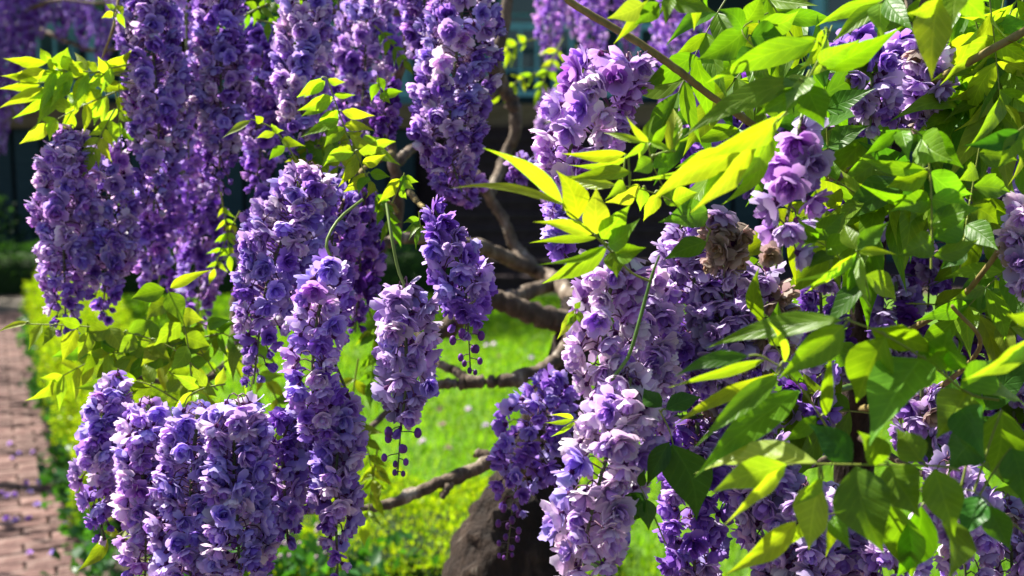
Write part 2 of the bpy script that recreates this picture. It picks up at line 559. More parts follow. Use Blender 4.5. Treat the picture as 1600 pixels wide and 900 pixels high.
# ------------------------------------------------------------------ trees added by the house to shade the far lawn and path end
for tx, ty, tl in ((-3.9, 13.25, 'dark leafy crown on a trunk, added before the teal porch to shade the lawn'), (-8.3, 13.0, 'dark leafy crown on a trunk, added out of view to shade the path end')):
    shade_tree = link('shade_tree', None, None, (tx, ty, 0))
    V, F = tube(catmull([(0, 0, -0.05), (0.03, 0, 0.4), (0.05, 0.02, 1.6), (0.0, 0.05, 3.0), (0.1, 0, 4.6)], 30), np.interp(np.linspace(0, 1, 30), [0, 0.12, 1], [0.2, 0.14, 0.05]), 10, 0.04)
    link('trunk', mesh('trunk', V, F, M_TRUNK), shade_tree, (tx, ty, 0))
    cen = []
    for k in range(11):
        a = rng.uniform(0, 6.28); r_ = rng.uniform(0.9, 2.0); z_ = rng.uniform(3.5, 5.8)
        e = np.array([r_ * math.cos(a), r_ * math.sin(a) * 0.8, z_]); cen.append(e)
        V, F = tube(catmull([(0.04, 0.03, z_ - 1.4), e * np.array([0.5, 0.5, 1]) - np.array([0, 0, 0.5]), e], 10), np.linspace(0.06, 0.015, 10), 6, 0.05)
        link('limb', mesh('limb', V, F, M_TRUNK), shade_tree, (tx, ty, 0))
    cen = np.array(cen); n = 9000
    ci = rng.integers(len(cen), size=n); dv = norm(rng.normal(0, 1, (n, 3)))
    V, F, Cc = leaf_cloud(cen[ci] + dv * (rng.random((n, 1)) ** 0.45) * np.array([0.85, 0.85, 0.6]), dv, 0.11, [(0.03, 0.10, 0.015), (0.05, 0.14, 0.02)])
    link('crown', mesh('crown', V, F, M_HEDGE, Cc), shade_tree, (tx, ty, 0), 'stuff')
    tag(shade_tree, tl, 'shade_tree')

# ------------------------------------------------------------------ house with porch
FY = 16.0       # porch front
house = link('house', None, None, (0, FY + 2, 0))
HX0, HX1 = -17.0, 11.0


def hpart(name, bx, mat, parent=None, kind=None):
    V, F = box(*bx)
    c = V.mean(0)
    return link(name, mesh(name, V - c, F, mat, smooth=False), parent or house, c, kind)


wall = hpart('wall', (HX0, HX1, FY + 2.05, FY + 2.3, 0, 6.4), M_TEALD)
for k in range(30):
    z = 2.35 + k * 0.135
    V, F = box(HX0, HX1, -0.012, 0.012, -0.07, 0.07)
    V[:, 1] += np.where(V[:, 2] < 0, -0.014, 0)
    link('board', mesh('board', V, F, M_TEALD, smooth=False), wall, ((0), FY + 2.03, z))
floor = hpart('porch_floor', (HX0, HX1, FY + 0.06, FY + 2.0, 2.16, 2.28), M_WOOD)
hpart('porch_beam', (HX0, HX1, FY - 0.02, FY + 0.05, 1.96, 2.30), M_WOOD)
base = hpart('porch_base', (HX0, HX1, FY + 0.3, FY + 0.6, 0, 2.15), M_STEP)
sk = None
for x in np.arange(HX0 + 0.1, HX1, 0.42):
    if -1.4 < x < 2.6:
        continue
    hpart('skirt_board', (x, x + 0.36, FY + 0.1, FY + 0.14, 0.02, 1.95), M_TEALD, base)
for x in np.arange(-16.5, 11, 2.6):
    hpart('post', (x, x + 0.16, FY + 0.1, FY + 0.26, 2.28, 5.05), M_TEAL)
rail = hpart('railing', (HX0, HX1, FY + 0.12, FY + 0.2, 3.36, 3.46), M_TEAL)
hpart('bottom_rail', (HX0, HX1, FY + 0.13, FY + 0.19, 2.42, 2.49), M_TEAL, rail)
bal = None
for x in np.arange(-9.0, 3.0, 0.24):
    V, F = box(-0.02, 0.02, -0.02, 0.02, -0.44, 0.44)
    if bal is None:
        bal = mesh('baluster', V, F, M_TEAL, smooth=False)
    link('baluster', bal, rail, (x, FY + 0.16, 2.925))
shade_roof = hpart('shade_roof', (HX0 - .3, HX1 + .3, FY - 0.9, FY + 9, 5.05, 5.25), M_ROOF)  # unseen deep eave, added to darken the porch front
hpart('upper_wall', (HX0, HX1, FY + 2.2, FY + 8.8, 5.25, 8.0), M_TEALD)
hpart('upper_roof', (HX0 - .4, HX1 + .4, FY + 1.6, FY + 9.2, 8.0, 8.25), M_ROOF)
for x in (-13.5, -7.6, -5.4, 0.4, 5.6):
    fr = hpart('window', (x - 0.62, x + 0.62, FY + 1.96, FY + 2.012, 2.9, 4.7), M_TEAL)
    for dx in (-0.29, 0.29):
        for z0, z1 in ((2.98, 3.77), (3.83, 4.62)):
            hpart('pane', (x + dx - 0.26, x + dx + 0.26, FY + 1.945, FY + 1.958, z0, z1), M_GLASS, fr)
hpart('door', (-2.6, -1.6, FY + 1.96, FY + 2.012, 2.28, 4.5), M_TEAL)
tag(house, 'shaded dark teal house with porch, railing and balusters behind the lawn', 'house')
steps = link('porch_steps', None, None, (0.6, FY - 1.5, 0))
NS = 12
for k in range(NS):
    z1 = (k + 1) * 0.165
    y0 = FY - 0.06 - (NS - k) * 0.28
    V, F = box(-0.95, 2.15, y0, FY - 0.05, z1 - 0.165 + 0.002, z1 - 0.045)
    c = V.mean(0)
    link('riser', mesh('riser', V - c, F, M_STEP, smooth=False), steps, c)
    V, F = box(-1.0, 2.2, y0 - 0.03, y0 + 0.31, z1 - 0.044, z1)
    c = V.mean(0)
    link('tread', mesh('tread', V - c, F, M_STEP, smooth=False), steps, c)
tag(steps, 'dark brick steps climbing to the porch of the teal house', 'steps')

# ------------------------------------------------------------------ flowers
PAL = {   # (outer petal tip, outer petal base, inner petals)
    'lilac': ((0.72, 0.61, 0.87), (0.54, 0.38, 0.78), (0.28, 0.09, 0.60)),
    'pale': ((0.86, 0.79, 0.89), (0.74, 0.61, 0.84), (0.46, 0.25, 0.70)),
    'blue': ((0.56, 0.51, 0.87), (0.38, 0.28, 0.78), (0.19, 0.07, 0.56)),
    'violet': ((0.46, 0.30, 0.78), (0.30, 0.12, 0.62), (0.16, 0.03, 0.44)),
    'mag': ((0.68, 0.48, 0.83), (0.50, 0.22, 0.70), (0.32, 0.05, 0.54)),
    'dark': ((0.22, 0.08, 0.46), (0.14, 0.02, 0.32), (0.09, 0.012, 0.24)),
    'wilt': ((0.44, 0.37, 0.31), (0.28, 0.20, 0.18), (0.34, 0.25, 0.12)),
    'grey': ((0.64, 0.57, 0.80), (0.42, 0.30, 0.60), (0.26, 0.12, 0.42)),
}


def flower_shape(pal, lod, seed, opened=1.0):
    """double pea flower: overlapping rounded outer petals, ruffled narrow inner ones; axis +Z, radius about 1"""
    rg = np.random.default_rng(seed)
    tip, base, inner = [np.array(c) for c in PAL[pal]]
    rings = [(6, 1.05, 0.96, 104, 16), (6, 1.08, 0.78, 80, 14), (6, 1.0, 0.52, 52, 16), (4, 0.85, 0.36, 24, 14)] if lod == 0 else \
            [(5, 1.0, 0.92, 92, 26), (5, 0.92, 0.66, 52, 20)]
    us = np.array([0, 0.30, 0.74, 1.0]) if lod == 0 else np.array([0, 0.5, 1.0])
    prof = np.array([0.18, 0.72, 1.0, 0.55]) if lod == 0 else np.array([0.2, 1.0, 0.45])
    V, F, C = [], [], []
    nb = 0
    for ri, (k, ln, wd, th0, sp) in enumerate(rings):
        ph0 = rg.uniform(0, 6.28)
        for q in range(k):
            ph = ph0 + 2 * np.pi * q / k + rg.normal(0, 0.22)
            th = R(th0 * opened) + R(rg.normal(0, sp * 0.6))
            le = ln * rg.uniform(0.8, 1.15); wi = wd * rg.uniform(0.75, 1.15)
            curl = rg.normal(-0.75, 0.38)
            er = np.array([math.cos(ph), math.sin(ph), 0]); et = np.array([-math.sin(ph), math.cos(ph), 0])
            cup = rg.uniform(0.12, 0.42); twist = rg.normal(0, 0.16)
            pos = np.array([0, 0, 0.0]) + er * 0.05
            pu = 0
            for i, u in enumerate(us):
                a = th + curl * u
                dirv = er * math.sin(a) + np.array([0, 0, 1]) * math.cos(a)
                nrm = -er * math.cos(a) + np.array([0, 0, 1]) * math.sin(a)
                pos = pos + dirv * le * (u - pu); pu = u
                sd = et * math.cos(twist * u) + nrm * math.sin(twist * u)
                hw = wi * 0.5 * prof[i]
                for v in (-1, 0, 1):
                    notch = -0.10 * le * (v == 0) if (i == len(us) - 1 and ri == 0) else 0
                    V.append(pos + sd * hw * v + nrm * cup * hw * (v * v) + dirv * notch + rg.normal(0, 0.018, 3))
                    f = u ** 0.8
                    cc = base * (1 - f) + tip * f
                    if ri >= 2:
                        cc = inner * (1 - f * 0.3) + tip * (f * 0.3)
                    elif ri == 1:
                        cc = cc * 0.82 + inner * 0.18
                    C.append(cc)
            r = len(us)
            for i in range(r - 1):
                for j in range(2):
                    a0 = nb + i * 3 + j
                    F.append([a0, a0 + 1, a0 + 4, a0 + 3])
            nb += r * 3
            tint = 1 + rg.normal(0, 0.10)
            for i in range(r * 3):
                C[-1 - i] = C[-1 - i] * tint
    # short calyx
    th = np.linspace(0, 2 * np.pi, 5, endpoint=False)
    cal = np.concatenate([np.stack([0.14 * np.cos(th), 0.14 * np.sin(th), th * 0 - 0.22], 1), np.stack([0.24 * np.cos(th), 0.24 * np.sin(th), th * 0 + 0.06], 1)])
    for v in cal:
        V.append(v); C.append(np.array([0.12, 0.03, 0.14]))
    for j in range(5):
        F.append([nb + j, nb + (j + 1) % 5, nb + 5 + (j + 1) % 5, nb + 5 + j])
    return np.array(V), np.array(F), np.clip(np.array(C), 0.004, 0.9)


NV = 5
SHAPES, FMESH = {}, {}
for pi, pal in enumerate(PAL):
    for v in range(NV):
        SHAPES[pal, 0, v] = flower_shape(pal, 0, 100 * pi + v, [1.0, 0.9, 1.1, 0.75, 1.0][v])
    for v in range(2):
        SHAPES[pal, 1, v] = flower_shape(pal, 1, 100 * pi + 50 + v)
    SHAPES[pal, 2, 0] = flower_shape(pal, 0, 100 * pi + 70, 0.38)     # half-opened, at the tip of a raceme
    SHAPES[pal, 2, 1] = flower_shape(pal, 0, 100 * pi + 71, 0.5)


def fmesh(key):
    if key not in FMESH:
        V, F, C = SHAPES[key]
        FMESH[key] = mesh('flower', V, F, M_PETAL, C)
    return FMESH[key]


def basis(d, spin):
    d = norm(d)
    ref = np.array([0, 0, 1.0]) if abs(d[2]) < 0.9 else np.array([1.0, 0, 0])
    a = norm(np.cross(ref, d)); b = np.cross(d, a)
    x = a * math.cos(spin) + b * math.sin(spin)
    y = np.cross(d, x)
    return np.stack([x, y, d], 1)         # columns


def ball(c, r, k=6, m=4, stretch=1.3):
    V = [c + np.array([0, 0, -r * stretch])]
    for i in range(1, m):
        a = math.pi * i / m
        for j in range(k):
            b = 2 * math.pi * j / k
            V.append(c + np.array([r * math.sin(a) * math.cos(b), r * math.sin(a) * math.sin(b), -r * stretch * math.cos(a)]))
    V.append(c + np.array([0, 0, r * stretch]))
    F = []
    for i in range(m - 2):
        for j in range(k):
            F.append([1 + i * k + j, 1 + i * k + (j + 1) % k, 1 + (i + 1) * k + (j + 1) % k, 1 + (i + 1) * k + j])
    e = len(V) - 1
    for j in range(k):
        F.append([0, 1 + (j + 1) % k, 1 + j, 0][:3] + [1 + j])
        F.append([e, 1 + (m - 2) * k + j, 1 + (m - 2) * k + (j + 1) % k, 1 + (m - 2) * k + (j + 1) % k])
    F = [f for f in F if len(set(f)) == 4] + [[f[0], f[1], f[2], f[2]] for f in F if len(set(f)) == 3]
    return np.array(V), F


def ball_tri(c, r, k=6, m=4, stretch=1.3):
    V, F = ball(c, r, k, m, stretch)
    T = []
    for f in F:
        T.append([f[0], f[1], f[2]])
        if len(set(f)) == 4:
            T.append([f[0], f[2], f[3]])
    return V, np.array(T)


class Plant:
    def __init__(s, name, label, at, group=None):
        s.root = link(name, None, None, at)
        tag(s.root, label, 'wisteria', group)
        s.flowers = []      # (score, raceme object, key, pos, basis, scale)
        s.wk = 1.0
        s.leaflets = []     # (score, leaf object, builder result)

    def branch(s, pts, wpx, mat=None, k=9, rough=0.06, name='branch', ground=None, n=None):
        """pts: (px, py, depth); wpx: width in photograph pixels (one or per point)"""
        p = [P(*q) for q in pts]
        w_ = np.broadcast_to(np.asarray(wpx, float), (len(p),)) * np.array([q[2] for q in pts]) / FPX * (0.5 if name == 'trunk' else 0.44)
        if ground:
            p = p + [np.array(g[:3]) for g in ground]; w_ = np.concatenate([w_, [g[3] for g in ground]])
        n = n or 7 * len(p)
        line = catmull(p, n)
        rr = np.interp(np.linspace(0, 1, n), np.linspace(0, 1, len(w_)), w_)
        kn = np.ones(n)
        for _ in range(max(1, n // 12)):
            kn += 0.25 * np.exp(-((np.arange(n) - rng.uniform(0, n)) / 1.2) ** 2)
        if mat in (None, M_BARK):
            ln = line + rng.normal(0, 1, (n, 3)) * (rr * 0.10)[:, None]
        else:
            ln = line
        V, F = tube(ln, rr * (kn if mat in (None, M_BARK) else 1), k, rough)
        # close the ends
        at = line[0]
        a = Acc(); a.add(V, F)
        for ring, e in ((0, ln[0] - (ln[1] - ln[0]) * 0.3), (n - 1, ln[-1] + (ln[-1] - ln[-2]) * 0.3)):
            idx = np.arange(k) + ring * k
            Vc = np.vstack([V[idx], e[None]])
            a.add(Vc, [[j, (j + 1) % k, k, k] for j in range(k)])
        Vv = np.concatenate(a.V); Ff = np.concatenate(a.F)
        T = np.concatenate([Ff[:, [0, 1, 2]], Ff[:, [0, 2, 3]]]); T = T[(T[:, 0] != T[:, 1]) & (T[:, 1] != T[:, 2]) & (T[:, 0] != T[:, 2])]
        return link(name, mesh(name, Vv - at, T, mat or M_BARK), s.root, at)

    def raceme(s, pts, wpx, pals, fr=0.0138, dens=1.0, lod=0, tipbuds=0, hero=True, loose=0.0, stalk=None, name='flower_raceme', tipdark=True, taper=0.5, spread=0.35):
        p = [P(*q) for q in pts]
        d = np.mean([q[2] for q in pts])
        n = 40
        line = catmull(p, n)
        seg = np.linalg.norm(np.diff(line, axis=0), axis=1)
        Ltot = seg.sum()
        T = norm(np.gradient(line, axis=0))
        w_ = np.broadcast_to(np.asarray(wpx, float), (len(p),)) * np.array([q[2] for q in pts]) / FPX * 0.5
        Rw = np.interp(np.linspace(0, 1, n), np.linspace(0, 1, len(w_)), w_)
        tt = np.linspace(0, 1, n)
        Rw = Rw * np.minimum(1, 0.68 + tt / 0.1 * 0.32) * (1 - (1 - taper) * np.clip((tt - 0.6) / 0.4, 0, 1) ** 1.4)
        area = 2 * np.pi * Rw.mean() * Ltot
        cnt = int(dens * area / (2.5 * fr * fr)) + 4
        cum = np.cumsum(Rw + fr * 0.3); cum /= cum[-1]
        at = line[0]
        st_ = Acc()
        full = line
        V, F = tube(full, np.linspace(0.0024, 0.0012, n), 5)
        st_.add(V, F, (0.13, 0.17, 0.06))
        if stalk:
            sl = catmull([P(*q) for q in stalk] + [line[0], line[2]], 12)
            V, F = tube(sl, 0.0017, 5)
            st_.add(V, F, (0.17, 0.25, 0.05))
        items = []
        ph = rng.uniform(0, 6.28)
        keys = list(pals)
        pw = np.array([pals[k] for k in keys], float); pw /= pw.sum()
        for i in range(cnt):
            u = np.interp((i + rng.uniform(0.1, 0.9)) / cnt, cum, tt)
            j = min(n - 1, int(u * (n - 1)))
            c = np.array([np.interp(u, tt, line[:, q]) for q in range(3)])
            ph += 2.39996 + rng.normal(0, 0.25)
            ref = np.array([0, 1.0, 0.1]) if abs(T[j][1]) < 0.9 else np.array([1.0, 0, 0])
            A = norm(np.cross(T[j], ref)); B = np.cross(T[j], A)
            out = A * math.cos(ph) + B * math.sin(ph)
            age = 1 - 0.42 * max(0, (u - 0.62) / 0.38) ** 1.5
            f = fr * age * rng.uniform(0.85, 1.18)
            rad = max(0.2 * fr, (np.interp(u, tt, Rw) - f * 0.72)) * rng.uniform(0.68, 1.14 + loose)
            dirv = norm(out * 0.8 + np.array([0, 0, -0.75]) + rng.normal(0, spread, 3))
            pos = c + out * rad + np.array([0, 0, -0.1 * rad])
            pal = keys[rng.choice(len(keys), p=pw)]
            if lod == 0:
                key = (pal, 2, int(rng.integers(2))) if (tipdark and u > 0.86 and rng.random() < 0.7) else (pal, 0, int(rng.integers(NV)))
                if tipdark and u > 0.8 and rng.random() < 0.6:
                    key = ('violet' if pal != 'wilt' else pal, *key[1:])
            else:
                key = (pal, 1, int(rng.integers(2)))
            items.append((key, pos, basis(dirv, rng.uniform(0, 6.28)), f))
            if lod == 0 or loose:
                a = c + np.array([0, 0, 0.006])
                V, F = tube(catmull([a, a * 0.45 + pos * 0.55 + np.array([0, 0, 0.006 + 0.1 * rad]), pos - dirv * f * 0.15], 4), 0.0008, 3)
                st_.add(V, F, (0.16, 0.07, 0.12))
        rac = link(name, st_.mesh('raceme_stalk', M_STALK, at), s.root, at)
        rac_items = []
        for key, pos, B, f in items:
            rel = pos - CAM
            dep = rel @ FWD
            px, py = 800 + FPX * (rel @ RGT) / dep, 450 - FPX * (rel @ UPV) / dep
            face = -(B[:, 2] @ norm(rel))
            infr = 0 < px < 1600 and 0 < py < 900
            sc_ = f / dep * (0.4 + face) if (infr and hero and face > -0.1) else -1
            s.flowers.append((sc_, rac, key, pos, B, f))
        if tipbuds:
            e, t_ = line[-1], norm(T[-1] + np.array([0, 0, -0.6]))
            ext = catmull([e, e + t_ * tipbuds * 0.55, e + t_ * tipbuds], 10)
            a = Acc(); V, F = tube(ext, 0.0008, 4)
            bs = Acc(); bs.add(V, F, (0.10, 0.12, 0.04))
            nb = int(tipbuds / 0.0042)
            for q in range(nb):
                u = (q + 0.5) / nb
                c = ext[min(9, int(u * 10))]
                ph += 2.4
                o2 = c + np.array([math.cos(ph), math.sin(ph), 0.1]) * (0.017 * (1 - 0.55 * u)) * rng.uniform(0.7, 1.3)
                V, F = tube(np.array([c + np.array([0, 0, 0.004]), (c + o2) / 2 + np.array([0, 0, 0.003]), o2]), 0.0006, 3)
                bs.add(V, F, (0.12, 0.06, 0.10))
                r_ = 0.0042 * (1.05 - 0.5 * u)
                V, F = ball_tri(np.zeros(3), r_, 7, 5, 1.35)
                link('bud', mesh('bud', V, F, M_BUD, np.array([0.13, 0.03, 0.22]) * rng.uniform(0.7, 1.4)), rac, o2)
            link('bud_stalk', bs.mesh('bud_stalk', M_STALK, e), rac, e)
        return rac

    def finish_flowers(s, most=300):
        order = sorted(range(len(s.flowers)), key=lambda i: -s.flowers[i][0])
        single = set(i for i in order[:most] if s.flowers[i][0] > 0)
        rest = {}
        for i, (sc_, rac, key, pos, B, f) in enumerate(s.flowers):
            if i in single:
                o = link('flower', fmesh(key), rac, pos)
                from mathutils import Matrix
                o.rotation_mode = 'QUATERNION'
                o.rotation_quaternion = Matrix(B.tolist()).to_quaternion()
                o.scale = (f, f, f)
            else:
                rest.setdefault(rac.name, (rac, []))[1].append((key, pos, B, f))
        for rac, items in rest.values():
            at = np.array(WLOC[rac.name])
            a = Acc()
            for key, pos, B, f in items:
                V, F, C = SHAPES[key]
                a.add(V @ B.T * f + pos, F, np.clip(C * rng.uniform(0.86, 1.12), 0, 0.9))
            link('blossom', a.mesh('blossom', M_PETAL, at), rac, at, 'stuff')

    # --- leaves
    def leaf(s, d, rachis, leaflets, tone='g', dz=0.05, name='compound_leaf', wr=1.5, face=0.35, hero=True, droop=0.12):
        """rachis: pixel polyline (base to tip); leaflets: (base x, y, tip x, y, width[, tone]) in photograph pixels"""
        line = catmull([P(q[0], q[1], (q[2] if len(q) > 2 else d)) for q in rachis], 14)
        V, F = tube(line, np.linspace(wr, wr * 0.6, 14) * d / FPX, 5)
        at = line[0]
        lf = link(name, mesh('leaf_stalk', V - at, F, M_STALK, np.tile([0.22, 0.27, 0.04], (len(V), 1))), s.root, at)
        for q in leaflets:
            bx, by, tx, ty, wd = q[:5]
            tn = q[5] if len(q) > 5 else tone
            # the leaflet starts on the nearest point of the stalk's depth
            dists = [np.hypot(800 + FPX * ((p - CAM) @ RGT) / ((p - CAM) @ FWD) - bx, 450 - FPX * ((p - CAM) @ UPV) / ((p - CAM) @ FWD) - by) for p in line]
            db = (line[int(np.argmin(dists))] - CAM) @ FWD
            lpx = math.hypot(tx - bx, ty - by)
            dt = db + rng.uniform(-1, 0.8) * dz * min(1.5, lpx / 90)
            b_, t_ = P(bx, by, db), P(tx, ty, dt)
            near = line[int(np.argmin(dists))]
            if np.linalg.norm(near - b_) > 0.0035:
                Vp, Fp = tube(catmull([near, (near + b_) / 2 + np.array([0, 0, 0.002]), b_], 4), 0.0009, 4)
                link('leaflet_stalk', mesh('leaflet_stalk', Vp - near, Fp, M_STALK, np.tile([0.2, 0.26, 0.04], (len(Vp), 1))), lf, near)
            s.leaflets.append((lpx * wd if hero else -1, lf, leaflet_shape(b_, t_, wd * s.wk * db / FPX, tn, face, droop)))

    def rand_leaf(s, px, py, d, ang, length, ll, pairs=4, tone='g', hero=False, dd=0.0, sag=0.25, wk=0.36):
        """compound leaf from base pixel going at angle (degrees, 0 = right, 90 = down)"""
        a = R(ang)
        dx, dy = math.cos(a), math.sin(a)
        pts = []
        for t in np.linspace(0, 1, 4):
            pts.append((px + dx * length * t, py + dy * length * t + sag * length * t * t, d + dd * t))
        lf = []
        rc = catmull(pts, 30)
        for k in range(pairs):
            t = 0.3 + 0.62 * k / max(1, pairs - 1)
            c = rc[int(t * 29)]; e = rc[min(29, int(t * 29) + 2)]
            ta = math.atan2(e[1] - c[1], e[0] - c[0])
            for sd in (-1, 1):
                la = ta + sd * R(rng.uniform(35, 75))
                l_ = ll * rng.uniform(0.75, 1.15) * (1 - 0.15 * abs(k - pairs / 2) / pairs)
                fs = rng.uniform(0.6, 1.0)
                lf.append((c[0], c[1], c[0] + math.cos(la) * l_ * fs, c[1] + math.sin(la) * l_ * fs + 0.22 * l_, l_ * wk * rng.uniform(0.6, 1.1)))
        c = rc[-1]; ta = math.atan2(rc[-1][1] - rc[-3][1], rc[-1][0] - rc[-3][0])
        lf.append((c[0], c[1], c[0] + math.cos(ta) * ll, c[1] + math.sin(ta) * ll + 0.1 * ll, ll * wk))
        s.leaf(d, pts, lf, tone, hero=hero, dz=0.06)

    def finish_leaves(s, most=300):
        order = sorted(range(len(s.leaflets)), key=lambda i: -s.leaflets[i][0])
        single = set(order[:most])
        rest = {}
        for i, (sc_, lf, (V, F, C, UV)) in enumerate(s.leaflets):
            if i in single:
                link('leaflet', mesh('leaflet', V - V[1], F, M_LEAF, C, UV), lf, V[1])
            else:
                rest.setdefault(lf.name, (lf, Acc()))[1].add(V, F, C, UV)
        for lf, a in rest.values():
            at = np.array(WLOC[lf.name])
            link('leaflets', a.mesh('leaflets', M_LEAF, at), lf, at, 'stuff')


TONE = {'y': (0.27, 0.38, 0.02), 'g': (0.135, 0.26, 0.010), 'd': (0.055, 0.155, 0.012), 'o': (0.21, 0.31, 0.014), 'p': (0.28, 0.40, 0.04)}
ROWS = 10
LW = np.array([0.0, 0.50, 0.83, 0.99, 1.0, 0.90, 0.72, 0.50, 0.28, 0.12, 0.0])


def leaflet_shape(b, t, wd, tone, face=0.35, droop=0.12):
    """pointed oval leaflet with folded midrib, wavy margin and drawn-out tip"""
    ax = t - b
    ln = np.linalg.norm(ax)
    ax = ax / ln
    view = norm(CAM - (b + t) / 2)
    # leaf blades look to the sky or the light; tilt between the view and up so that the traced width shows
    ts = np.array(to_sun)
    lean = {'y': rng.uniform(-0.75, -0.3), 'p': rng.uniform(0.3, 0.8), 'o': rng.uniform(-0.5, 0.5), 'g': rng.uniform(-0.45, 0.45), 'd': rng.uniform(0.0, 0.5)}[tone]
    nh = norm(view + ts * lean + rng.normal(0, 0.15, 3))
    side = norm(np.cross(ax, nh)); nr = np.cross(side, ax)
    if nr @ view < 0:
        nr, side = -nr, -side
    us = np.linspace(0, 1, ROWS + 1)
    vs = np.array([-1, -0.55, 0, 0.55, 1])
    bend = rng.normal(droop, 0.07); sb = rng.normal(0, 0.05)
    fold = rng.uniform(0.10, 0.42); ph = rng.uniform(0, 6.28); wf = rng.uniform(2.0, 3.6); wa = rng.uniform(0.03, 0.10)
    tw = rng.normal(0, 0.35)
    hw = wd * 0.5 / math.cos(min(1.0, fold))
    V = np.zeros((ROWS + 1, 5, 3)); UV = np.zeros((ROWS + 1, 5, 2))
    for i, u in enumerate(us):
        # midrib: straight chord plus an arch in the normal's direction, tip hooks down
        c = b + ax * ln * u + nr * ln * bend * 4 * u * (1 - u) * 0.5 + side * ln * sb * math.sin(math.pi * u) + np.array([0, 0, -0.05 * ln]) * max(0, u - 0.75) * 4 * 0.3
        s2 = side * math.cos(tw * (u - 0.3)) + nr * math.sin(tw * (u - 0.3))
        n2 = np.cross(s2, ax)
        n2 = n2 if n2 @ nr > 0 else -n2
        for j, v in enumerate(vs):
            x = hw * LW[i] * v
            edge = wa * wd * math.sin(2 * math.pi * wf * u + ph + (1.3 if v < 0 else 0)) * v * v
            V[i, j] = c + s2 * x * math.cos(fold) + n2 * (abs(x) * math.sin(fold) + edge * LW[i])
            UV[i, j] = (u, v * max(0.15, LW[i]))
    i = np.arange(ROWS)[:, None] * 5; j = np.arange(4)[None]
    F = np.stack([i + j, i + j + 1, i + 6 + j, i + 5 + j], -1).reshape(-1, 4)
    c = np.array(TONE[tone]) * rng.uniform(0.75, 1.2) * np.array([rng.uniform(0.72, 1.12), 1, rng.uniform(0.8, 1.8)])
    V = V.reshape(-1, 3)
    V = np.roll(V, 0, axis=0)
    return V, F, np.tile(c, (len(V), 1)), UV.reshape(-1, 2)

# ------------------------------------------------------------------ wisteria A: the old vine with the trunk in the middle
tb = P(800, 900, 1.95)
A = Plant('wisteria', 'old violet wisteria with thick dark leaning trunk beside the lawn and hedge', (tb[0] - 0.03, tb[1], 0))
A.branch([(905, 470, 2.05), (890, 560, 2.02), (862, 660, 2.0), (838, 760, 1.97), (800, 900, 1.95)], [52, 66, 96, 132, 215], M_TRUNK, 28, 0.045, 'trunk',
         ground=[(tb[0] - 0.05, tb[1], 0.45, 0.125), (tb[0] - 0.07, tb[1], 0.12, 0.15), (tb[0] - 0.08, tb[1], -0.05, 0.2)], n=90)
A.branch([(925, 520, 2.05), (880, 503, 2.02), (820, 487, 1.98), (765, 468, 1.95), (715, 500, 1.95), (672, 530, 1.95), (600, 560, 1.95)], [46, 44, 40, 36, 32, 26, 18])
A.branch([(893, 500, 2.02), (884, 540, 1.95), (855, 572, 1.9), (795, 594, 1.85), (738, 597, 1.85), (680, 603, 1.85), (620, 630, 1.85), (560, 690, 1.8)], [22, 22, 25, 25, 24, 18, 14, 9])
A.branch([(735, 598, 1.85), (712, 580, 1.87), (690, 570, 1.88), (672, 556, 1.9), (640, 500, 1.95)], [18, 17, 15, 14, 10])
A.branch([(842, 740, 1.97), (800, 722, 1.8), (770, 722, 1.76), (722, 742, 1.75), (664, 764, 1.74), (606, 788, 1.72), (560, 796, 1.7), (470, 800, 1.62)], [30, 28, 26, 24, 22, 19, 15, 9])
A.branch([(716, 742, 1.75), (702, 758, 1.74), (690, 778, 1.73)], [20, 16, 12], k=7)
A.branch([(775, 720, 1.76), (760, 710, 1.76), (742, 709, 1.77)], [18, 16, 13], k=7)
A.branch([(905, 480, 2.05), (870, 440, 2.2), (838, 424, 2.3), (806, 388, 2.35), (790, 348, 2.35), (764, 308, 2.35), (745, 270, 2.3)], [36, 30, 26, 21, 19, 18, 15])
A.branch([(870, 440, 2.2), (820, 458, 2.1), (775, 470, 2.0)], [26, 26, 24])
A.branch([(842, 425, 2.3), (790, 402, 2.2), (755, 388, 2.1), (690, 375, 2.0), (625, 372, 1.9), (592, 390, 1.85), (574, 432, 1.8), (540, 450, 1.75)], [24, 25, 24, 20, 20, 22, 20, 14])
A.branch([(764, 308, 2.35), (790, 246, 2.45), (805, 205, 2.45), (803, 168, 2.45), (784, 132, 2.45), (774, 98, 2.4), (790, 30, 2.4), (796, -60, 2.4)], [18, 20, 22, 24, 26, 24, 21, 18])
A.branch([(784, 132, 2.45), (760, 148, 2.4), (740, 138, 2.3), (700, 150, 2.1)], [24, 20, 16, 10])
A.branch([(620, 374, 1.9), (622, 300, 1.88), (612, 240, 1.85), (604, 180, 1.85), (630, 90, 1.8), (640, 20, 1.75), (636, -80, 1.7)], [18, 20, 19, 18, 16, 16, 15])
A.branch([(616, 260, 1.86), (640, 235, 1.9), (680, 215, 2.0)], [18, 17, 10], k=7)
A.branch([(574, 432, 1.8), (470, 440, 1.9), (396, 430, 1.95), (372, 470, 1.95), (360, 560, 1.9), (300, 600, 1.75), (220, 590, 1.6), (190, 580, 1.55)], [18, 22, 30, 26, 18, 12, 9, 7])
A.branch([(396, 430, 1.95), (372, 380, 1.95), (330, 300, 1.9), (320, 120, 1.85), (330, -60, 1.8)], [24, 20, 18, 16, 14])
A.branch([(640, 20, 1.75), (560, 18, 1.7), (530, 22, 1.65), (460, -20, 1.6), (300, -60, 1.6), (150, -70, 1.6)], [12, 10, 9, 9, 9, 8], k=7)
A.branch([(530, 22, 1.65), (518, 60, 1.6), (505, 85, 1.55)], [8, 6, 4], k=6)
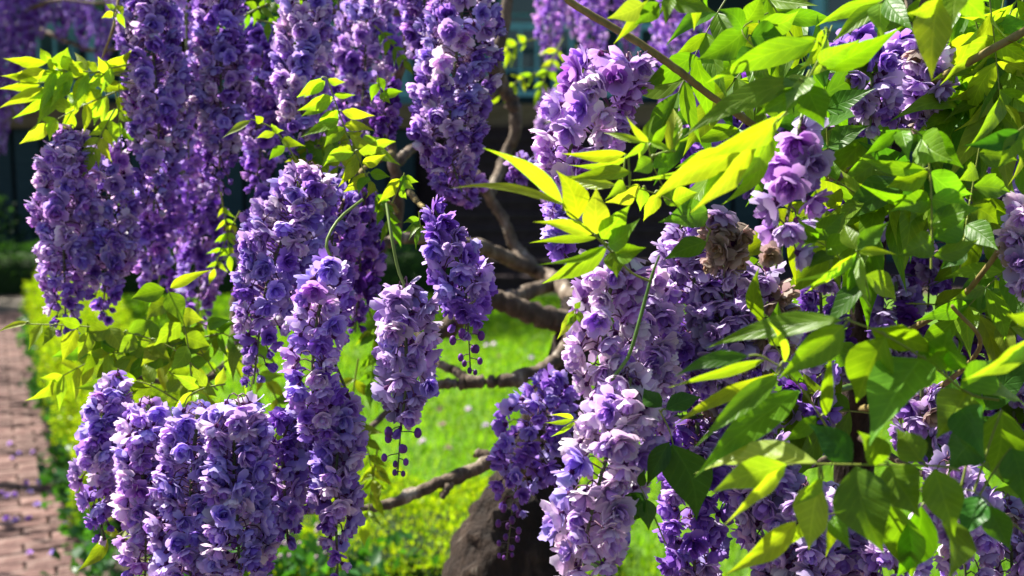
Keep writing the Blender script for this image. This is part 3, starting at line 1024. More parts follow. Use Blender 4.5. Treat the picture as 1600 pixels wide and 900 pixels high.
A.branch([(250, -60, 1.6), (195, -30, 1.55), (178, 40, 1.5), (160, 90, 1.5)], [8, 6, 5, 4], M_TWIG, 6)
A.branch([(640, 20, 1.75), (700, -30, 1.6), (760, -60, 1.5)], [12, 10, 8], k=7)
A.branch([(612, 240, 1.85), (570, 262, 1.5), (545, 300, 1.35), (530, 330, 1.3)], [14, 9, 7, 5], M_TWIG, 6)
A.branch([(640, 300, 1.86), (655, 318, 1.5), (672, 330, 1.3), (690, 340, 1.2)], [12, 9, 7, 5], M_TWIG, 6)
A.branch([(620, 330, 1.88), (612, 318, 1.5), (606, 316, 1.25)], [9, 7, 6], M_TWIG, 6)

LB = {'lilac': 4, 'blue': 3, 'pale': 2, 'violet': 2, 'mag': 0.8}
BL = {'blue': 4, 'lilac': 2, 'violet': 3}
VI = {'violet': 4, 'blue': 1.5, 'mag': 2, 'lilac': 1}
PK = {'lilac': 3, 'pale': 2, 'mag': 2, 'blue': 1}
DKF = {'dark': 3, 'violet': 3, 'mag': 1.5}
# outer left
A.raceme([(112, 205, 1.42), (95, 300, 1.42), (100, 400, 1.42), (103, 525, 1.42)], [70, 88, 92, 84], PK, dens=1.05)
A.raceme([(165, 225, 1.46), (172, 330, 1.46), (168, 400, 1.46), (160, 500, 1.46)], [70, 88, 86, 70], LB)
# tall ones from the top
A.raceme([(232, -30, 1.46), (240, 90, 1.46), (248, 200, 1.46), (240, 330, 1.46)], [90, 104, 100, 90], LB, dens=0.95)
A.raceme([(343, -40, 1.5), (345, 80, 1.5), (345, 180, 1.5), (342, 300, 1.5)], [80, 90, 88, 70], LB, dens=0.9)
A.raceme([(292, -40, 1.75), (292, 120, 1.75), (295, 260, 1.75), (290, 380, 1.75)], [90, 90, 90, 80], VI, dens=0.85, lod=1, hero=False)
A.raceme([(405, 40, 1.62), (412, 130, 1.62), (410, 210, 1.62), (400, 300, 1.62)], [70, 84, 80, 60], VI, dens=0.85)
A.raceme([(310, 280, 1.8), (318, 360, 1.8), (312, 440, 1.8), (308, 510, 1.8)], [60, 74, 74, 56], VI, dens=0.7, lod=0, hero=False)
A.raceme([(235, 270, 1.72), (240, 340, 1.72), (236, 400, 1.72), (235, 465, 1.72)], [60, 66, 66, 50], VI, dens=0.7, hero=False)
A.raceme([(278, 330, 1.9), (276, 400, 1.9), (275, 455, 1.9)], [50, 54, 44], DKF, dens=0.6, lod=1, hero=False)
A.raceme([(478, -40, 1.42), (472, 60, 1.42), (470, 150, 1.42), (478, 262, 1.42)], [80, 92, 92, 84], {'lilac': 4, 'pale': 3, 'blue': 2}, dens=0.9)
A.raceme([(575, -10, 1.6), (572, 70, 1.6), (568, 140, 1.6), (560, 215, 1.6)], [90, 110, 100, 70], LB, dens=0.85)
A.raceme([(530, -60, 1.72), (528, 60, 1.72), (524, 170, 1.72), (520, 280, 1.72)], [90, 96, 96, 70], VI, dens=0.8, lod=1, hero=False)
A.raceme([(610, -60, 1.95), (606, 40, 1.95), (604, 110, 1.95)], [90, 90, 60], VI, dens=0.7, lod=1, hero=False)
A.raceme([(605, 130, 1.52), (603, 180, 1.52), (600, 235, 1.52)], [36, 44, 30], DKF, fr=0.010, dens=0.8, hero=False, loose=0.3)
A.raceme([(728, -40, 1.36), (716, 60, 1.36), (706, 150, 1.36), (700, 225, 1.36), (722, 300, 1.36)], [110, 132, 132, 118, 96], LB, dens=0.98, taper=0.62)
A.raceme([(660, -60, 1.5), (664, 30, 1.5), (660, 100, 1.5)], [70, 76, 60], VI, dens=0.8)
A.raceme([(688, 250, 1.6), (720, 280, 1.6), (735, 320, 1.6)], [80, 84, 40], VI, dens=0.8)
# leaning big one, then the long front racemes
A.raceme([(492, 268, 1.22), (452, 350, 1.22), (416, 450, 1.22), (396, 600, 1.22)], [86, 122, 118, 82], {'lilac': 3, 'blue': 4, 'violet': 2, 'pale': 1}, dens=1.0)
A.raceme([(525, 290, 1.32), (520, 360, 1.32), (512, 440, 1.32), (500, 500, 1.32)], [70, 96, 90, 70], VI, dens=0.9)
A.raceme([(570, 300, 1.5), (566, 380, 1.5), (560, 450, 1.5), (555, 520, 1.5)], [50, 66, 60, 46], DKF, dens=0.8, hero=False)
A.raceme([(520, 408, 1.13), (496, 500, 1.13), (488, 600, 1.13), (500, 680, 1.13)], [70, 96, 90, 84], LB, dens=0.85, stalk=[(566, 312, 1.2), (530, 342, 1.15), (510, 380, 1.13)], tipdark=False, taper=0.9)
A.raceme([(545, 620, 1.15), (528, 700, 1.15), (525, 790, 1.15), (528, 905, 1.15)], [56, 84, 84, 50], LB, dens=0.8, stalk=[(520, 560, 1.16)], taper=0.5, tipbuds=0.03)
A.raceme([(455, 640, 1.18), (442, 700, 1.18), (446, 790, 1.18), (450, 850, 1.18)], [66, 78, 70, 40], {'lilac': 3, 'blue': 3, 'violet': 2}, dens=0.85)
A.raceme([(632, 446, 1.08), (634, 520, 1.08), (634, 600, 1.08), (626, 672, 1.08)], [88, 104, 98, 68], {'lilac': 3, 'grey': 3, 'pale': 1.5, 'blue': 1.5}, dens=0.78, fr=0.0152, stalk=[(604, 318, 1.1), (612, 370, 1.08), (622, 420, 1.08)], tipbuds=0.045)
A.raceme([(676, 322, 1.12), (708, 390, 1.12), (726, 450, 1.12), (732, 520, 1.12)], [44, 92, 92, 70], {'lilac': 3, 'mag': 1.5, 'violet': 3, 'blue': 1}, dens=0.85, tipbuds=0.042, taper=0.7)
# bottom left mass
A.raceme([(186, 588, 1.26), (160, 660, 1.26), (152, 740, 1.26), (162, 845, 1.26)], [50, 76, 76, 60], LB, dens=0.9)
A.raceme([(232, 632, 1.2), (222, 720, 1.2), (228, 810, 1.2), (226, 930, 1.2)], [80, 92, 92, 84], PK, dens=1.0, taper=0.9)
A.raceme([(310, 640, 1.15), (300, 740, 1.15), (296, 840, 1.15), (300, 960, 1.15)], [104, 122, 122, 116], {'lilac': 3, 'blue': 3, 'grey': 2}, dens=1.0, taper=0.9)
A.raceme([(372, 628, 1.12), (366, 720, 1.12), (372, 830, 1.12), (376, 960, 1.12)], [96, 112, 116, 110], {'lilac': 3, 'blue': 3, 'pale': 1}, dens=1.0, taper=0.9)
A.raceme([(260, 660, 1.32), (258, 780, 1.32), (256, 940, 1.32)], [70, 80, 70], VI, dens=0.8, hero=False)
A.raceme([(410, 720, 1.3), (410, 800, 1.3), (408, 930, 1.3)], [60, 60, 50], VI, dens=0.7, hero=False)
A.raceme([(336, 650, 1.24), (334, 760, 1.24), (332, 950, 1.24)], [90, 100, 90], LB, dens=0.9)
A.raceme([(196, 640, 1.34), (192, 720, 1.34), (196, 800, 1.34)], [60, 66, 46], VI, dens=0.8, hero=False)
A.raceme([(430, 300, 1.4), (405, 400, 1.4), (390, 520, 1.4)], [70, 80, 60], VI, dens=0.8, hero=False)
A.raceme([(490, 620, 1.24), (486, 700, 1.24), (482, 800, 1.24)], [80, 90, 60], VI, dens=0.8, hero=False)
# blue-violet loose one right of the lawn
A.raceme([(880, 592, 1.36), (846, 640, 1.36), (815, 720, 1.36), (800, 800, 1.36)], [76, 112, 112, 80], {'violet': 4, 'blue': 3}, dens=0.72, tipbuds=0.06, loose=0.15)
A.raceme([(805, 245, 1.5), (820, 262, 1.5), (800, 280, 1.5)], [40, 44, 30], VI, dens=0.8)

A.wk = 1.12
# leaves of A: traced sprays
yl = 'y'
A.leaf(1.42, [(205, 110), (150, 118), (100, 125), (60, 130)], [
    (75, 97, 4, 90, 17), (78, 98, 62, 74, 14), (92, 108, 106, 73, 27), (106, 116, 140, 94, 25), (62, 128, 0, 118, 13), (64, 132, -6, 138, 14),
    (78, 138, -2, 168, 18), (84, 142, 18, 184, 14), (100, 112, 60, 128, 28), (96, 140, 56, 196, 17), (70, 148, 58, 190, 15)], yl)
A.leaf(1.44, [(212, 130), (170, 128), (130, 140)], [
    (155, 108, 206, 76, 26), (150, 115, 198, 98, 22), (150, 128, 205, 140, 20), (128, 142, 100, 172, 18), (138, 140, 150, 186, 22), (118, 146, 96, 194, 16), (168, 150, 160, 196, 18, 'p'), (186, 150, 200, 185, 14)], yl)
A.leaf(1.4, [(180, 40), (178, 22), (182, 8)], [(178, 20, 158, 28, 10), (180, 12, 165, 6, 9), (183, 8, 192, 26, 10), (184, 20, 196, 44, 10)], yl)
A.leaf(1.28, [(560, 262), (540, 205), (524, 160), (512, 124)], [
    (502, 122, 463, 152, 19), (508, 126, 474, 152, 15), (512, 124, 540, 128, 12), (520, 152, 464, 172, 22), (522, 148, 556, 148, 11), (514, 164, 470, 182, 16, 'g'),
    (528, 172, 488, 202, 26), (534, 174, 586, 180, 16), (530, 186, 468, 214, 20, 'g'), (538, 196, 586, 204, 16), (540, 200, 506, 230, 22, 'g'), (546, 212, 590, 228, 18), (550, 228, 520, 240, 18)], yl)
A.leaf(1.24, [(590, 300), (572, 272), (560, 248), (553, 234)], [
    (553, 238, 505, 260, 20), (556, 240, 545, 286, 16), (560, 246, 528, 292, 18), (560, 236, 600, 232, 18), (566, 256, 604, 240, 18), (570, 270, 536, 300, 22), (576, 276, 560, 306, 18, 'g'), (578, 270, 610, 276, 16, 'g'), (582, 284, 572, 310, 14)], yl)
A.leaf(1.22, [(612, 318), (622, 295), (632, 270)], [(620, 292, 590, 318, 15), (626, 280, 600, 296, 14), (632, 272, 628, 306, 12, 'g'), (634, 276, 654, 284, 14), (630, 284, 648, 296, 12), (624, 296, 636, 312, 10)], yl)
A.leaf(1.2, [(655, 330), (656, 348), (660, 362)], [(656, 346, 628, 364, 10, 'g'), (657, 350, 638, 376, 10, 'g'), (660, 356, 650, 390, 10, 'g'), (660, 352, 672, 386, 9, 'g'), (656, 342, 630, 348, 10)], 'g')
A.leaf(1.3, [(600, 160), (594, 140), (590, 118)], [(591, 130, 580, 158, 13, 'g'), (590, 120, 600, 144, 12, 'g'), (596, 148, 630, 142, 14, 'g'), (594, 146, 610, 162, 13, 'g')], 'g')
A.leaf(1.3, [(470, 262), (450, 230), (425, 200), (392, 186)], [(392, 188, 346, 216, 12, 'p'), (410, 192, 398, 180, 12), (424, 198, 444, 204, 16), (430, 208, 400, 216, 12), (440, 220, 478, 228, 16), (446, 228, 420, 250, 14, 'g')], yl)
A.leaf(1.45, [(180, 140), (186, 180), (190, 240)], [(184, 170, 160, 200, 12), (186, 176, 214, 190, 12), (188, 190, 176, 226, 12, 'g'), (189, 200, 214, 224, 12, 'g')], yl)
# olive leaves under the left racemes
A.leaf(1.3, [(340, 610), (262, 540), (150, 512), (40, 506)], [
    (46, 504, -6, 520, 9, 'p'), (66, 506, 44, 548, 17), (84, 508, 66, 540, 15), (120, 514, 97, 566, 23), (140, 518, 120, 566, 23), (126, 510, 86, 496, 16), (172, 514, 132, 530, 28), (170, 512, 196, 556, 26), (200, 518, 240, 500, 24), (210, 522, 182, 556, 24), (236, 530, 270, 566, 24), (250, 536, 220, 572, 24)], 'o')
A.leaf(1.28, [(300, 600), (290, 520), (262, 452)], [
    (266, 450, 332, 420, 16), (258, 452, 204, 466, 28), (264, 456, 286, 506, 30), (270, 470, 228, 500, 26), (278, 490, 320, 500, 26), (282, 504, 240, 540, 28), (288, 524, 330, 540, 26), (292, 540, 262, 580, 24)], 'o')
A.leaf(1.22, [(352, 600), (320, 606), (296, 618), (288, 632)], [
    (292, 626, 242, 690, 11, 'p'), (290, 630, 278, 692, 12, 'p'), (294, 626, 308, 678, 16, 'p'), (302, 616, 332, 664, 18), (300, 612, 270, 640, 12), (312, 608, 350, 640, 16), (318, 606, 340, 620, 14), (310, 606, 270, 584, 18), (322, 604, 300, 570, 18), (336, 602, 350, 572, 16)], yl)
A.leaf(1.3, [(300, 640), (230, 600), (170, 592)], [(176, 592, 116, 606, 16), (190, 594, 150, 632, 20), (214, 596, 172, 566, 20), (236, 604, 204, 640, 22), (240, 600, 222, 566, 20), (262, 614, 286, 590, 20)], 'o')
A.leaf(1.28, [(230, 800), (190, 832), (168, 842)], [(168, 842, 120, 892, 20, 'o'), (186, 836, 160, 830, 12), (196, 828, 224, 860, 24, 'o')], 'o')
for (px, py, an, ln, ll, tn) in [(395, 590, 100, 90, 46, 'o'), (420, 600, 60, 90, 46, 'o'), (575, 480, 70, 90, 46, 'o'), (560, 560, 100, 110, 50, 'o'), (590, 470, 95, 100, 42, 'g'), (360, 560, 150, 90, 46, 'o'),
                                 (390, 20, -30, 70, 34, 'g'), (400, 30, 10, 70, 36, 'g'), (420, 5, 160, 70, 36, 'g'), (345, 300, 80, 80, 26, 'y'), (375, 330, 120, 80, 26, 'y'), (205, 270, 100, 70, 26, 'g'), (585, 40, 40, 60, 26, 'g'),
                                 (440, 270, 100, 70, 28, 'g'), (590, 700, 100, 90, 40, 'o'), (560, 640, 75, 90, 40, 'o'), (220, 560, 20, 110, 44, 'o'), (330, 540, 20, 90, 42, 'y'), (250, 430, 100, 50, 22, 'g')]:
    A.rand_leaf(px, py, 1.55, an, ln, ll, 4, tn)
for (px, py, an, ln, ll, tn) in [(330, 560, 200, 130, 66, 'g'), (260, 560, 190, 120, 62, 'g'), (350, 520, 170, 130, 62, 'y'), (200, 540, 160, 120, 56, 'y'), (300, 500, 20, 90, 56, 'g'), (180, 560, 60, 80, 54, 'y'), (340, 590, 240, 110, 58, 'g'),
                                 (200, 120, 190, 130, 58, 'y'), (190, 140, 160, 120, 54, 'y'), (205, 100, 170, 110, 56, 'y'), (180, 170, 120, 70, 40, 'y'), (520, 200, 20, 70, 46, 'y'), (560, 270, 200, 70, 46, 'y'), (580, 290, 60, 60, 38, 'g'), (520, 180, 120, 80, 46, 'g'), (555, 215, 170, 70, 44, 'y')]:
    A.rand_leaf(px, py, 1.36 if py > 300 else 1.42, an, ln, ll, 4, tn, sag=0.1)
# unseen leaves and racemes added above the picture, shading those below in patches
for k in range(18):
    A.rand_leaf(rng.uniform(-150, 520), rng.uniform(-800, -250), rng.uniform(1.5, 2.3), rng.uniform(0, 360), 150, 80, 5, 'g' if k % 3 else 'y', dd=rng.uniform(-.1, .1))
for k in range(2):
    x = rng.uniform(-100, 800); d_ = rng.uniform(1.7, 2.6)
    A.raceme([(x, -520, d_), (x, -300, d_), (x + 10, -80, d_)], [80, 100, 60], LB, lod=1, hero=False, dens=0.8)
A.branch([(636, -80, 1.7), (560, -200, 1.8), (380, -330, 1.9), (100, -420, 2.0), (-250, -450, 2.0)], [15, 18, 16, 13, 9])
A.branch([(796, -60, 2.4), (700, -260, 2.3), (560, -420, 2.2), (300, -640, 2.1), (-100, -760, 2.1)], [18, 17, 14, 11, 8])

# ------------------------------------------------------------------ wisteria B: the leafy one on the right
bb = P(1330, 900, 1.5)
B = Plant('wisteria', 'leafy lilac wisteria with large yellow-green leaflets and fading flowers', (bb[0], bb[1], 0))
B.branch([(1430, 60, 1.25), (1420, 160, 1.3), (1380, 300, 1.35), (1350, 500, 1.42), (1335, 700, 1.48), (1330, 900, 1.5)], [16, 22, 34, 46, 56, 66], M_TRUNK, 12, 0.05, 'trunk',
         ground=[(bb[0], bb[1], 0.4, 0.04), (bb[0], bb[1], -0.04, 0.055)], n=50)
B.branch([(1640, 30, 1.0), (1590, 55, 1.0), (1500, 105, 1.02), (1432, 146, 1.1), (1418, 190, 1.28)], [16, 15, 14, 15, 16], M_TWIG, 8)
B.branch([(870, -15, 1.0), (905, 12, 1.0), (1000, 68, 1.0), (1060, 110, 1.0), (1108, 148, 1.02), (1200, 210, 1.12), (1340, 300, 1.3), (1375, 320, 1.35)], [11, 13, 14, 14, 13, 13, 14, 16], M_TWIG, 8)
B.branch([(1345, 560, 1.42), (1480, 480, 1.12), (1540, 420, 1.02), (1600, 330, 0.98), (1640, 290, 0.96)], [14, 11, 10, 10, 9], M_TWIG, 7)
B.branch([(1340, 640, 1.46), (1440, 620, 1.2), (1530, 545, 1.0), (1488, 478, 0.96)], [14, 11, 8, 7], M_TWIG, 7)
B.branch([(1345, 600, 1.44), (1180, 640, 1.2), (1040, 650, 1.1), (955, 612, 0.98), (985, 550, 0.95), (1016, 440, 0.93), (1030, 400, 0.92)], [12, 10, 8, 6, 7, 6, 4], M_STALK, 7)
for o in list(B.root.children):
    if o.data and o.data.materials and o.data.materials[0] == M_STALK and 'Col' not in o.data.color_attributes:
        a_ = o.data.color_attributes.new('Col', 'FLOAT_COLOR', 'POINT')
        a_.data.foreach_set('color', np.tile([0.10, 0.2, 0.04, 1], len(o.data.vertices)).astype(np.float32))
B.branch([(1430, 60, 1.25), (1380, -60, 1.6), (1200, -120, 2.4), (1000, -60, 3.1), (900, -30, 3.2), (840, -40, 3.2)], [14, 13, 9, 8, 6, 4])
B.branch([(1430, 60, 1.25), (1460, -60, 1.2), (1500, -200, 1.2), (1400, -420, 1.2)], [14, 13, 11, 9])
B.branch([(1380, -60, 1.6), (1250, -200, 1.4), (1050, -260, 1.2)], [13, 11, 8])
B.branch([(1335, 700, 1.48), (1250, 730, 1.3), (1160, 720, 1.15)], [16, 12, 8])
B.branch([(1340, 680, 1.47), (1440, 740, 1.2), (1520, 760, 1.1)], [16, 12, 8])

GR = {'grey': 4, 'lilac': 2, 'pale': 1, 'wilt': 1}
NEAR = {'lilac': 4, 'pale': 4, 'mag': 1, 'blue': 1}
f2 = 0.0150
B.raceme([(1000, 92, 1.02), (940, 140, 1.02), (905, 190, 1.02), (885, 262, 1.02), (880, 330, 1.02)], [90, 150, 132, 96, 64], {'mag': 3, 'lilac': 3, 'pale': 2}, fr=f2, dens=0.85, stalk=[(1030, 85, 1.0)], tipdark=False, taper=0.8)
B.raceme([(884, 290, 1.1), (880, 350, 1.1), (882, 415, 1.1)], [60, 58, 36], {'blue': 3, 'violet': 2}, fr=f2, dens=0.85)
B.raceme([(975, 395, 1.0), (952, 460, 1.0), (942, 540, 1.0), (945, 615, 1.0)], [90, 118, 130, 120], {'pale': 6, 'lilac': 3, 'mag': 1.2}, fr=f2, dens=0.95, tipdark=False, taper=0.9)
B.raceme([(985, 590, 0.97), (965, 660, 0.97), (935, 760, 0.97), (915, 850, 0.97), (910, 960, 0.97)], [104, 150, 140, 126, 110], {'pale': 6, 'lilac': 4, 'blue': 1}, fr=f2, dens=0.95, tipdark=False, taper=0.9)
B.raceme([(1075, 345, 1.12), (1085, 420, 1.12), (1075, 520, 1.12), (1050, 600, 1.12)], [100, 140, 150, 130], {'grey': 3, 'lilac': 3, 'violet': 1.5}, fr=f2, dens=0.9, taper=0.9)
B.raceme([(1130, 335, 1.02), (1132, 380, 1.02), (1132, 440, 1.02)], [66, 80, 60], {'wilt': 2, 'grey': 1}, fr=f2, dens=0.8, tipdark=False)
B.raceme([(1020, 440, 1.08), (1012, 520, 1.08), (1010, 600, 1.08), (1005, 690, 1.08)], [90, 120, 120, 110], {'pale': 3, 'lilac': 3, 'grey': 2}, fr=f2, dens=0.95, tipdark=False, taper=0.9)
B.raceme([(1130, 440, 1.1), (1125, 520, 1.1), (1120, 610, 1.1)], [100, 110, 100], {'grey': 3, 'lilac': 3}, fr=f2, dens=0.9, tipdark=False, taper=0.9)
B.raceme([(1260, 760, 1.0), (1262, 830, 1.0), (1262, 940, 1.0)], [80, 100, 100], {'lilac': 3, 'grey': 2, 'pale': 1}, fr=f2, dens=0.85, tipdark=False, taper=0.9)
B.raceme([(1440, 60, 1.06), (1445, 130, 1.06), (1440, 200, 1.06)], [70, 80, 60], GR, fr=f2, dens=0.8)
B.raceme([(1360, 70, 1.04), (1362, 130, 1.04), (1360, 200, 1.04)], [80, 90, 70], {'grey': 2, 'lilac': 2, 'violet': 1}, fr=f2, dens=0.8)
B.raceme([(1040, 520, 1.2), (1050, 620, 1.2), (1060, 720, 1.2)], [120, 130, 120], {'grey': 2, 'violet': 3}, fr=f2, dens=0.85, hero=False)
B.raceme([(1250, 195, 0.9), (1245, 260, 0.9), (1232, 330, 0.9), (1212, 420, 0.9)], [60, 100, 112, 80], {'grey': 3, 'mag': 2, 'wilt': 0.7}, fr=0.0165, dens=0.42, stalk=[(1262, 140, 0.92)], tipdark=False, loose=0.1, taper=0.9)
B.raceme([(1185, 420, 1.1), (1190, 500, 1.1), (1185, 590, 1.1)], [100, 116, 110], GR, fr=f2, dens=0.85)
B.raceme([(1150, 560, 1.14), (1150, 640, 1.14), (1150, 730, 1.14)], [110, 120, 110], GR, fr=f2, dens=0.8)
B.raceme([(1330, 50, 1.18), (1335, 130, 1.18), (1330, 215, 1.18)], [80, 92, 80], {'grey': 2, 'violet': 3, 'lilac': 1}, fr=f2, dens=0.75)
B.raceme([(1400, 60, 1.14), (1405, 130, 1.14), (1400, 215, 1.14)], [80, 92, 80], {'grey': 2, 'violet': 2, 'lilac': 2}, fr=f2, dens=0.75)
B.raceme([(1480, 100, 1.16), (1485, 160, 1.16), (1480, 235, 1.16)], [70, 86, 70], GR, fr=f2, dens=0.75)
B.raceme([(1090, 660, 1.12), (1085, 740, 1.12), (1085, 850, 1.12), (1085, 940, 1.12)], [110, 130, 126, 110], {'violet': 3, 'grey': 2, 'blue': 1}, fr=f2, dens=0.8)
B.raceme([(1200, 690, 1.04), (1205, 780, 1.04), (1215, 860, 1.04), (1220, 940, 1.04)], [100, 120, 116, 110], {'lilac': 3, 'grey': 3}, fr=f2, dens=0.85)
B.raceme([(1310, 770, 1.05), (1310, 850, 1.05), (1310, 950, 1.05)], [90, 116, 110], {'lilac': 3, 'grey': 2, 'violet': 1}, fr=f2, dens=0.8)
B.raceme([(1400, 820, 1.0), (1400, 870, 1.0), (1400, 960, 1.0)], [70, 110, 100], {'pale': 2, 'lilac': 3, 'mag': 1}, fr=f2, dens=0.8)
B.raceme([(1480, 720, 1.06), (1500, 800, 1.06), (1510, 920, 1.06)], [80, 120, 120], {'grey': 3, 'lilac': 2, 'pale': 1}, fr=f2, dens=0.7)
B.raceme([(1570, 780, 1.1), (1580, 860, 1.1), (1580, 950, 1.1)], [80, 100, 90], GR, fr=f2, dens=0.7)
B.raceme([(1600, 320, 0.98), (1602, 390, 0.98), (1598, 465, 0.98)], [60, 70, 50], GR, fr=f2, dens=0.8, tipdark=False)
B.raceme([(1440, 600, 1.15), (1440, 650, 1.15), (1440, 720, 1.15)], [90, 100, 80], GR, fr=f2, dens=0.75)
for (x, y, y2, d_) in [(1330, 260, 460, 1.3), (1450, 280, 480, 1.3), (1540, 200, 420, 1.3), (1280, 420, 640, 1.28), (1400, 440, 600, 1.28), (1520, 460, 660, 1.28), (1260, 560, 720, 1.2), (1580, 540, 720, 1.25), (1100, 140, 300, 1.4), (1180, 120, 300, 1.4), (1590, 380, 560, 1.3), (1620, 240, 420, 1.35), (1640, 640, 860, 1.3)]:
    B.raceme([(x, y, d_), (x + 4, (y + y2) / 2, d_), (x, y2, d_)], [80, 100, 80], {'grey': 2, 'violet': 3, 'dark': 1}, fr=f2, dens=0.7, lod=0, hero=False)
# racemes farther back, hanging from the same vine's long arm
for (x, y0, y1, d_, w_) in [(862, -60, 110, 3.1, 52), (930, -60, 118, 3.2, 60), (858, 140, 330, 2.9, 44), (1052, -20, 205, 2.9, 76), (1100, 30, 210, 2.9, 60), (985, -60, 90, 3.2, 50), (900, -60, 60, 3.4, 50)]:
    B.raceme([(x, y0, d_), (x - 4, (y0 + y1) / 2, d_), (x, y1, d_)], [w_ * .8, w_, w_ * .6], {'violet': 3, 'mag': 2, 'lilac': 2}, lod=1, dens=0.85, hero=False, name='flower_raceme')

# --- traced leaves of B
Y = 'y'
B.leaf(0.88, [(1016, 440, 0.93), (985, 425, 0.91), (950, 388, 0.88), (905, 345, 0.86), (880, 322, 0.85)], [
    (880, 318, 754, 228, 24), (884, 322, 700, 292, 17, 'p'), (902, 344, 868, 264, 44), (932, 366, 932, 290, 44), (926, 366, 832, 345, 22), (934, 372, 826, 378, 15), (948, 388, 846, 442, 36), (946, 384, 838, 412, 14, 'g'),
    (956, 392, 964, 434, 34, 'g'), (950, 384, 1000, 340, 40, 'g'), (962, 398, 1010, 386, 34, 'g'), (940, 374, 985, 318, 40)], Y, wr=2.2)
B.leaf(0.9, [(1110, 360, 0.95), (1060, 320, 0.92), (1000, 295, 0.9), (950, 290, 0.9)], [
    (965, 290, 872, 272, 20, 'p'), (975, 285, 945, 312, 22), (1000, 292, 945, 315, 30), (1005, 292, 1000, 330, 22), (1030, 300, 1005, 345, 24), (1106, 330, 1028, 346, 46, 'd'), (1104, 378, 1036, 406, 34, 'g'), (1050, 316, 1090, 300, 40), (1062, 320, 1030, 290, 30),
    (985, 268, 880, 280, 26, 'o'), (978, 240, 876, 238, 20, 'o'), (982, 245, 888, 256, 18)], Y)
B.leaf(0.86, [(1040, 300, 0.92), (1022, 262, 0.88), (1012, 224, 0.86)], [
    (1014, 222, 978, 180, 12), (1008, 222, 942, 206, 12), (1012, 220, 1024, 178, 18, 'g'), (1016, 222, 1054, 240, 12), (1008, 224, 970, 250, 12), (1012, 220, 998, 250, 15, 'p'), (1046, 238, 1052, 168, 28), (1056, 236, 1058, 184, 12), (1020, 226, 1044, 192, 16, 'g'), (1020, 250, 990, 268, 30, 'o'), (1024, 244, 1045, 262, 28, 'g')], Y)
B.leaf(0.82, [(1265, 110, 0.9), (1240, 160, 0.85), (1200, 205, 0.83), (1150, 250, 0.82)], [
    (1232, 168, 985, 278, 52), (1215, 190, 1060, 256, 44), (1180, 225, 1078, 330, 40), (1160, 240, 1010, 318, 46), (1150, 250, 1090, 322, 40, 'g'), (1205, 205, 1150, 285, 34), (1200, 215, 1128, 318, 28), (1190, 210, 1165, 275, 12, 'p')], Y, wr=2.0)
B.leaf(0.84, [(1300, 40, 0.9), (1280, 90, 0.86), (1258, 130, 0.84), (1252, 142, 0.84)], [
    (1288, 44, 1258, 122, 46), (1286, 48, 1248, 108, 34), (1262, 120, 1228, 172, 48, 'p'), (1258, 132, 1288, 200, 52, 'g'), (1248, 124, 1064, 214, 44, 'g'), (1272, 66, 1100, 128, 42, 'g'), (1276, 60, 1180, 92, 30, 'g'), (1290, 108, 1412, 38, 40, 'g'), (1280, 100, 1345, 60, 34), (1250, 140, 1180, 180, 34, 'g')], Y)
B.leaf(0.92, [(1200, 20, 0.95), (1160, 45, 0.93), (1180, 76, 0.92)], [(1170, 42, 1088, 92, 46, 'g'), (1160, 46, 1120, 14, 30, 'g'), (1172, 56, 1230, 60, 50, 'd'), (1180, 76, 1140, 112, 34, 'd'), (1168, 32, 1190, -10, 34), (1186, 36, 1250, 12, 40, 'g')], 'g')
B.leaf(0.86, [(1060, -30), (1040, 0), (1010, 8)], [(1012, 0, 958, 68, 20), (1006, 6, 948, 28, 34, 'p'), (1090, -6, 1084, 48, 18), (1030, 4, 990, 40, 30, 'g'), (1050, -4, 1040, 40, 22, 'g'), (1046, 2, 1120, 20, 30, 'g')], Y)
B.leaf(0.8, [(1540, -60), (1500, -20), (1465, -4)], [(1466, -6, 1456, 124, 62, 'p'), (1476, -10, 1416, 20, 34), (1490, -14, 1540, 30, 40, 'g'), (1500, -20, 1490, 40, 40, 'g')], Y)
B.leaf(0.9, [(1420, -40), (1385, -4), (1372, 6)], [(1382, 0, 1274, 40, 26), (1376, 6, 1300, 66, 28, 'g'), (1376, 4, 1378, 60, 40), (1384, -2, 1430, 50, 34, 'g')], Y)
B.leaf(0.88, [(1455, 420), (1456, 320), (1450, 240), (1434, 206), (1402, 202)], [
    (1402, 204, 1350, 242, 20), (1408, 204, 1420, 252, 28), (1434, 206, 1506, 262, 44), (1440, 214, 1490, 250, 60, 'g'), (1446, 264, 1340, 243, 24), (1450, 268, 1384, 292, 38, 'g'), (1452, 268, 1520, 302, 44, 'g'), (1454, 312, 1340, 284, 20), (1454, 310, 1524, 330, 46, 'g'), (1456, 316, 1390, 330, 36, 'g'), (1454, 352, 1536, 322, 40, 'g'), (1456, 372, 1508, 340, 44, 'g'), (1456, 376, 1400, 400, 44, 'g'), (1457, 400, 1530, 372, 30)], 'g', wr=2.0)
B.leaf(0.94, [(1500, 420), (1515, 320), (1530, 230)], [(1528, 240, 1590, 250, 40, 'g'), (1520, 290, 1580, 300, 40, 'g'), (1524, 260, 1496, 282, 30), (1515, 320, 1560, 350, 42, 'g'), (1510, 350, 1560, 390, 40, 'g'), (1505, 380, 1470, 420, 40, 'd')], 'g')
B.leaf(0.84, [(1610, 190), (1590, 205), (1570, 215)], [(1594, 206, 1506, 226, 32, 'd'), (1590, 210, 1560, 260, 30, 'g'), (1600, 200, 1600, 260, 34, 'g')], 'd')
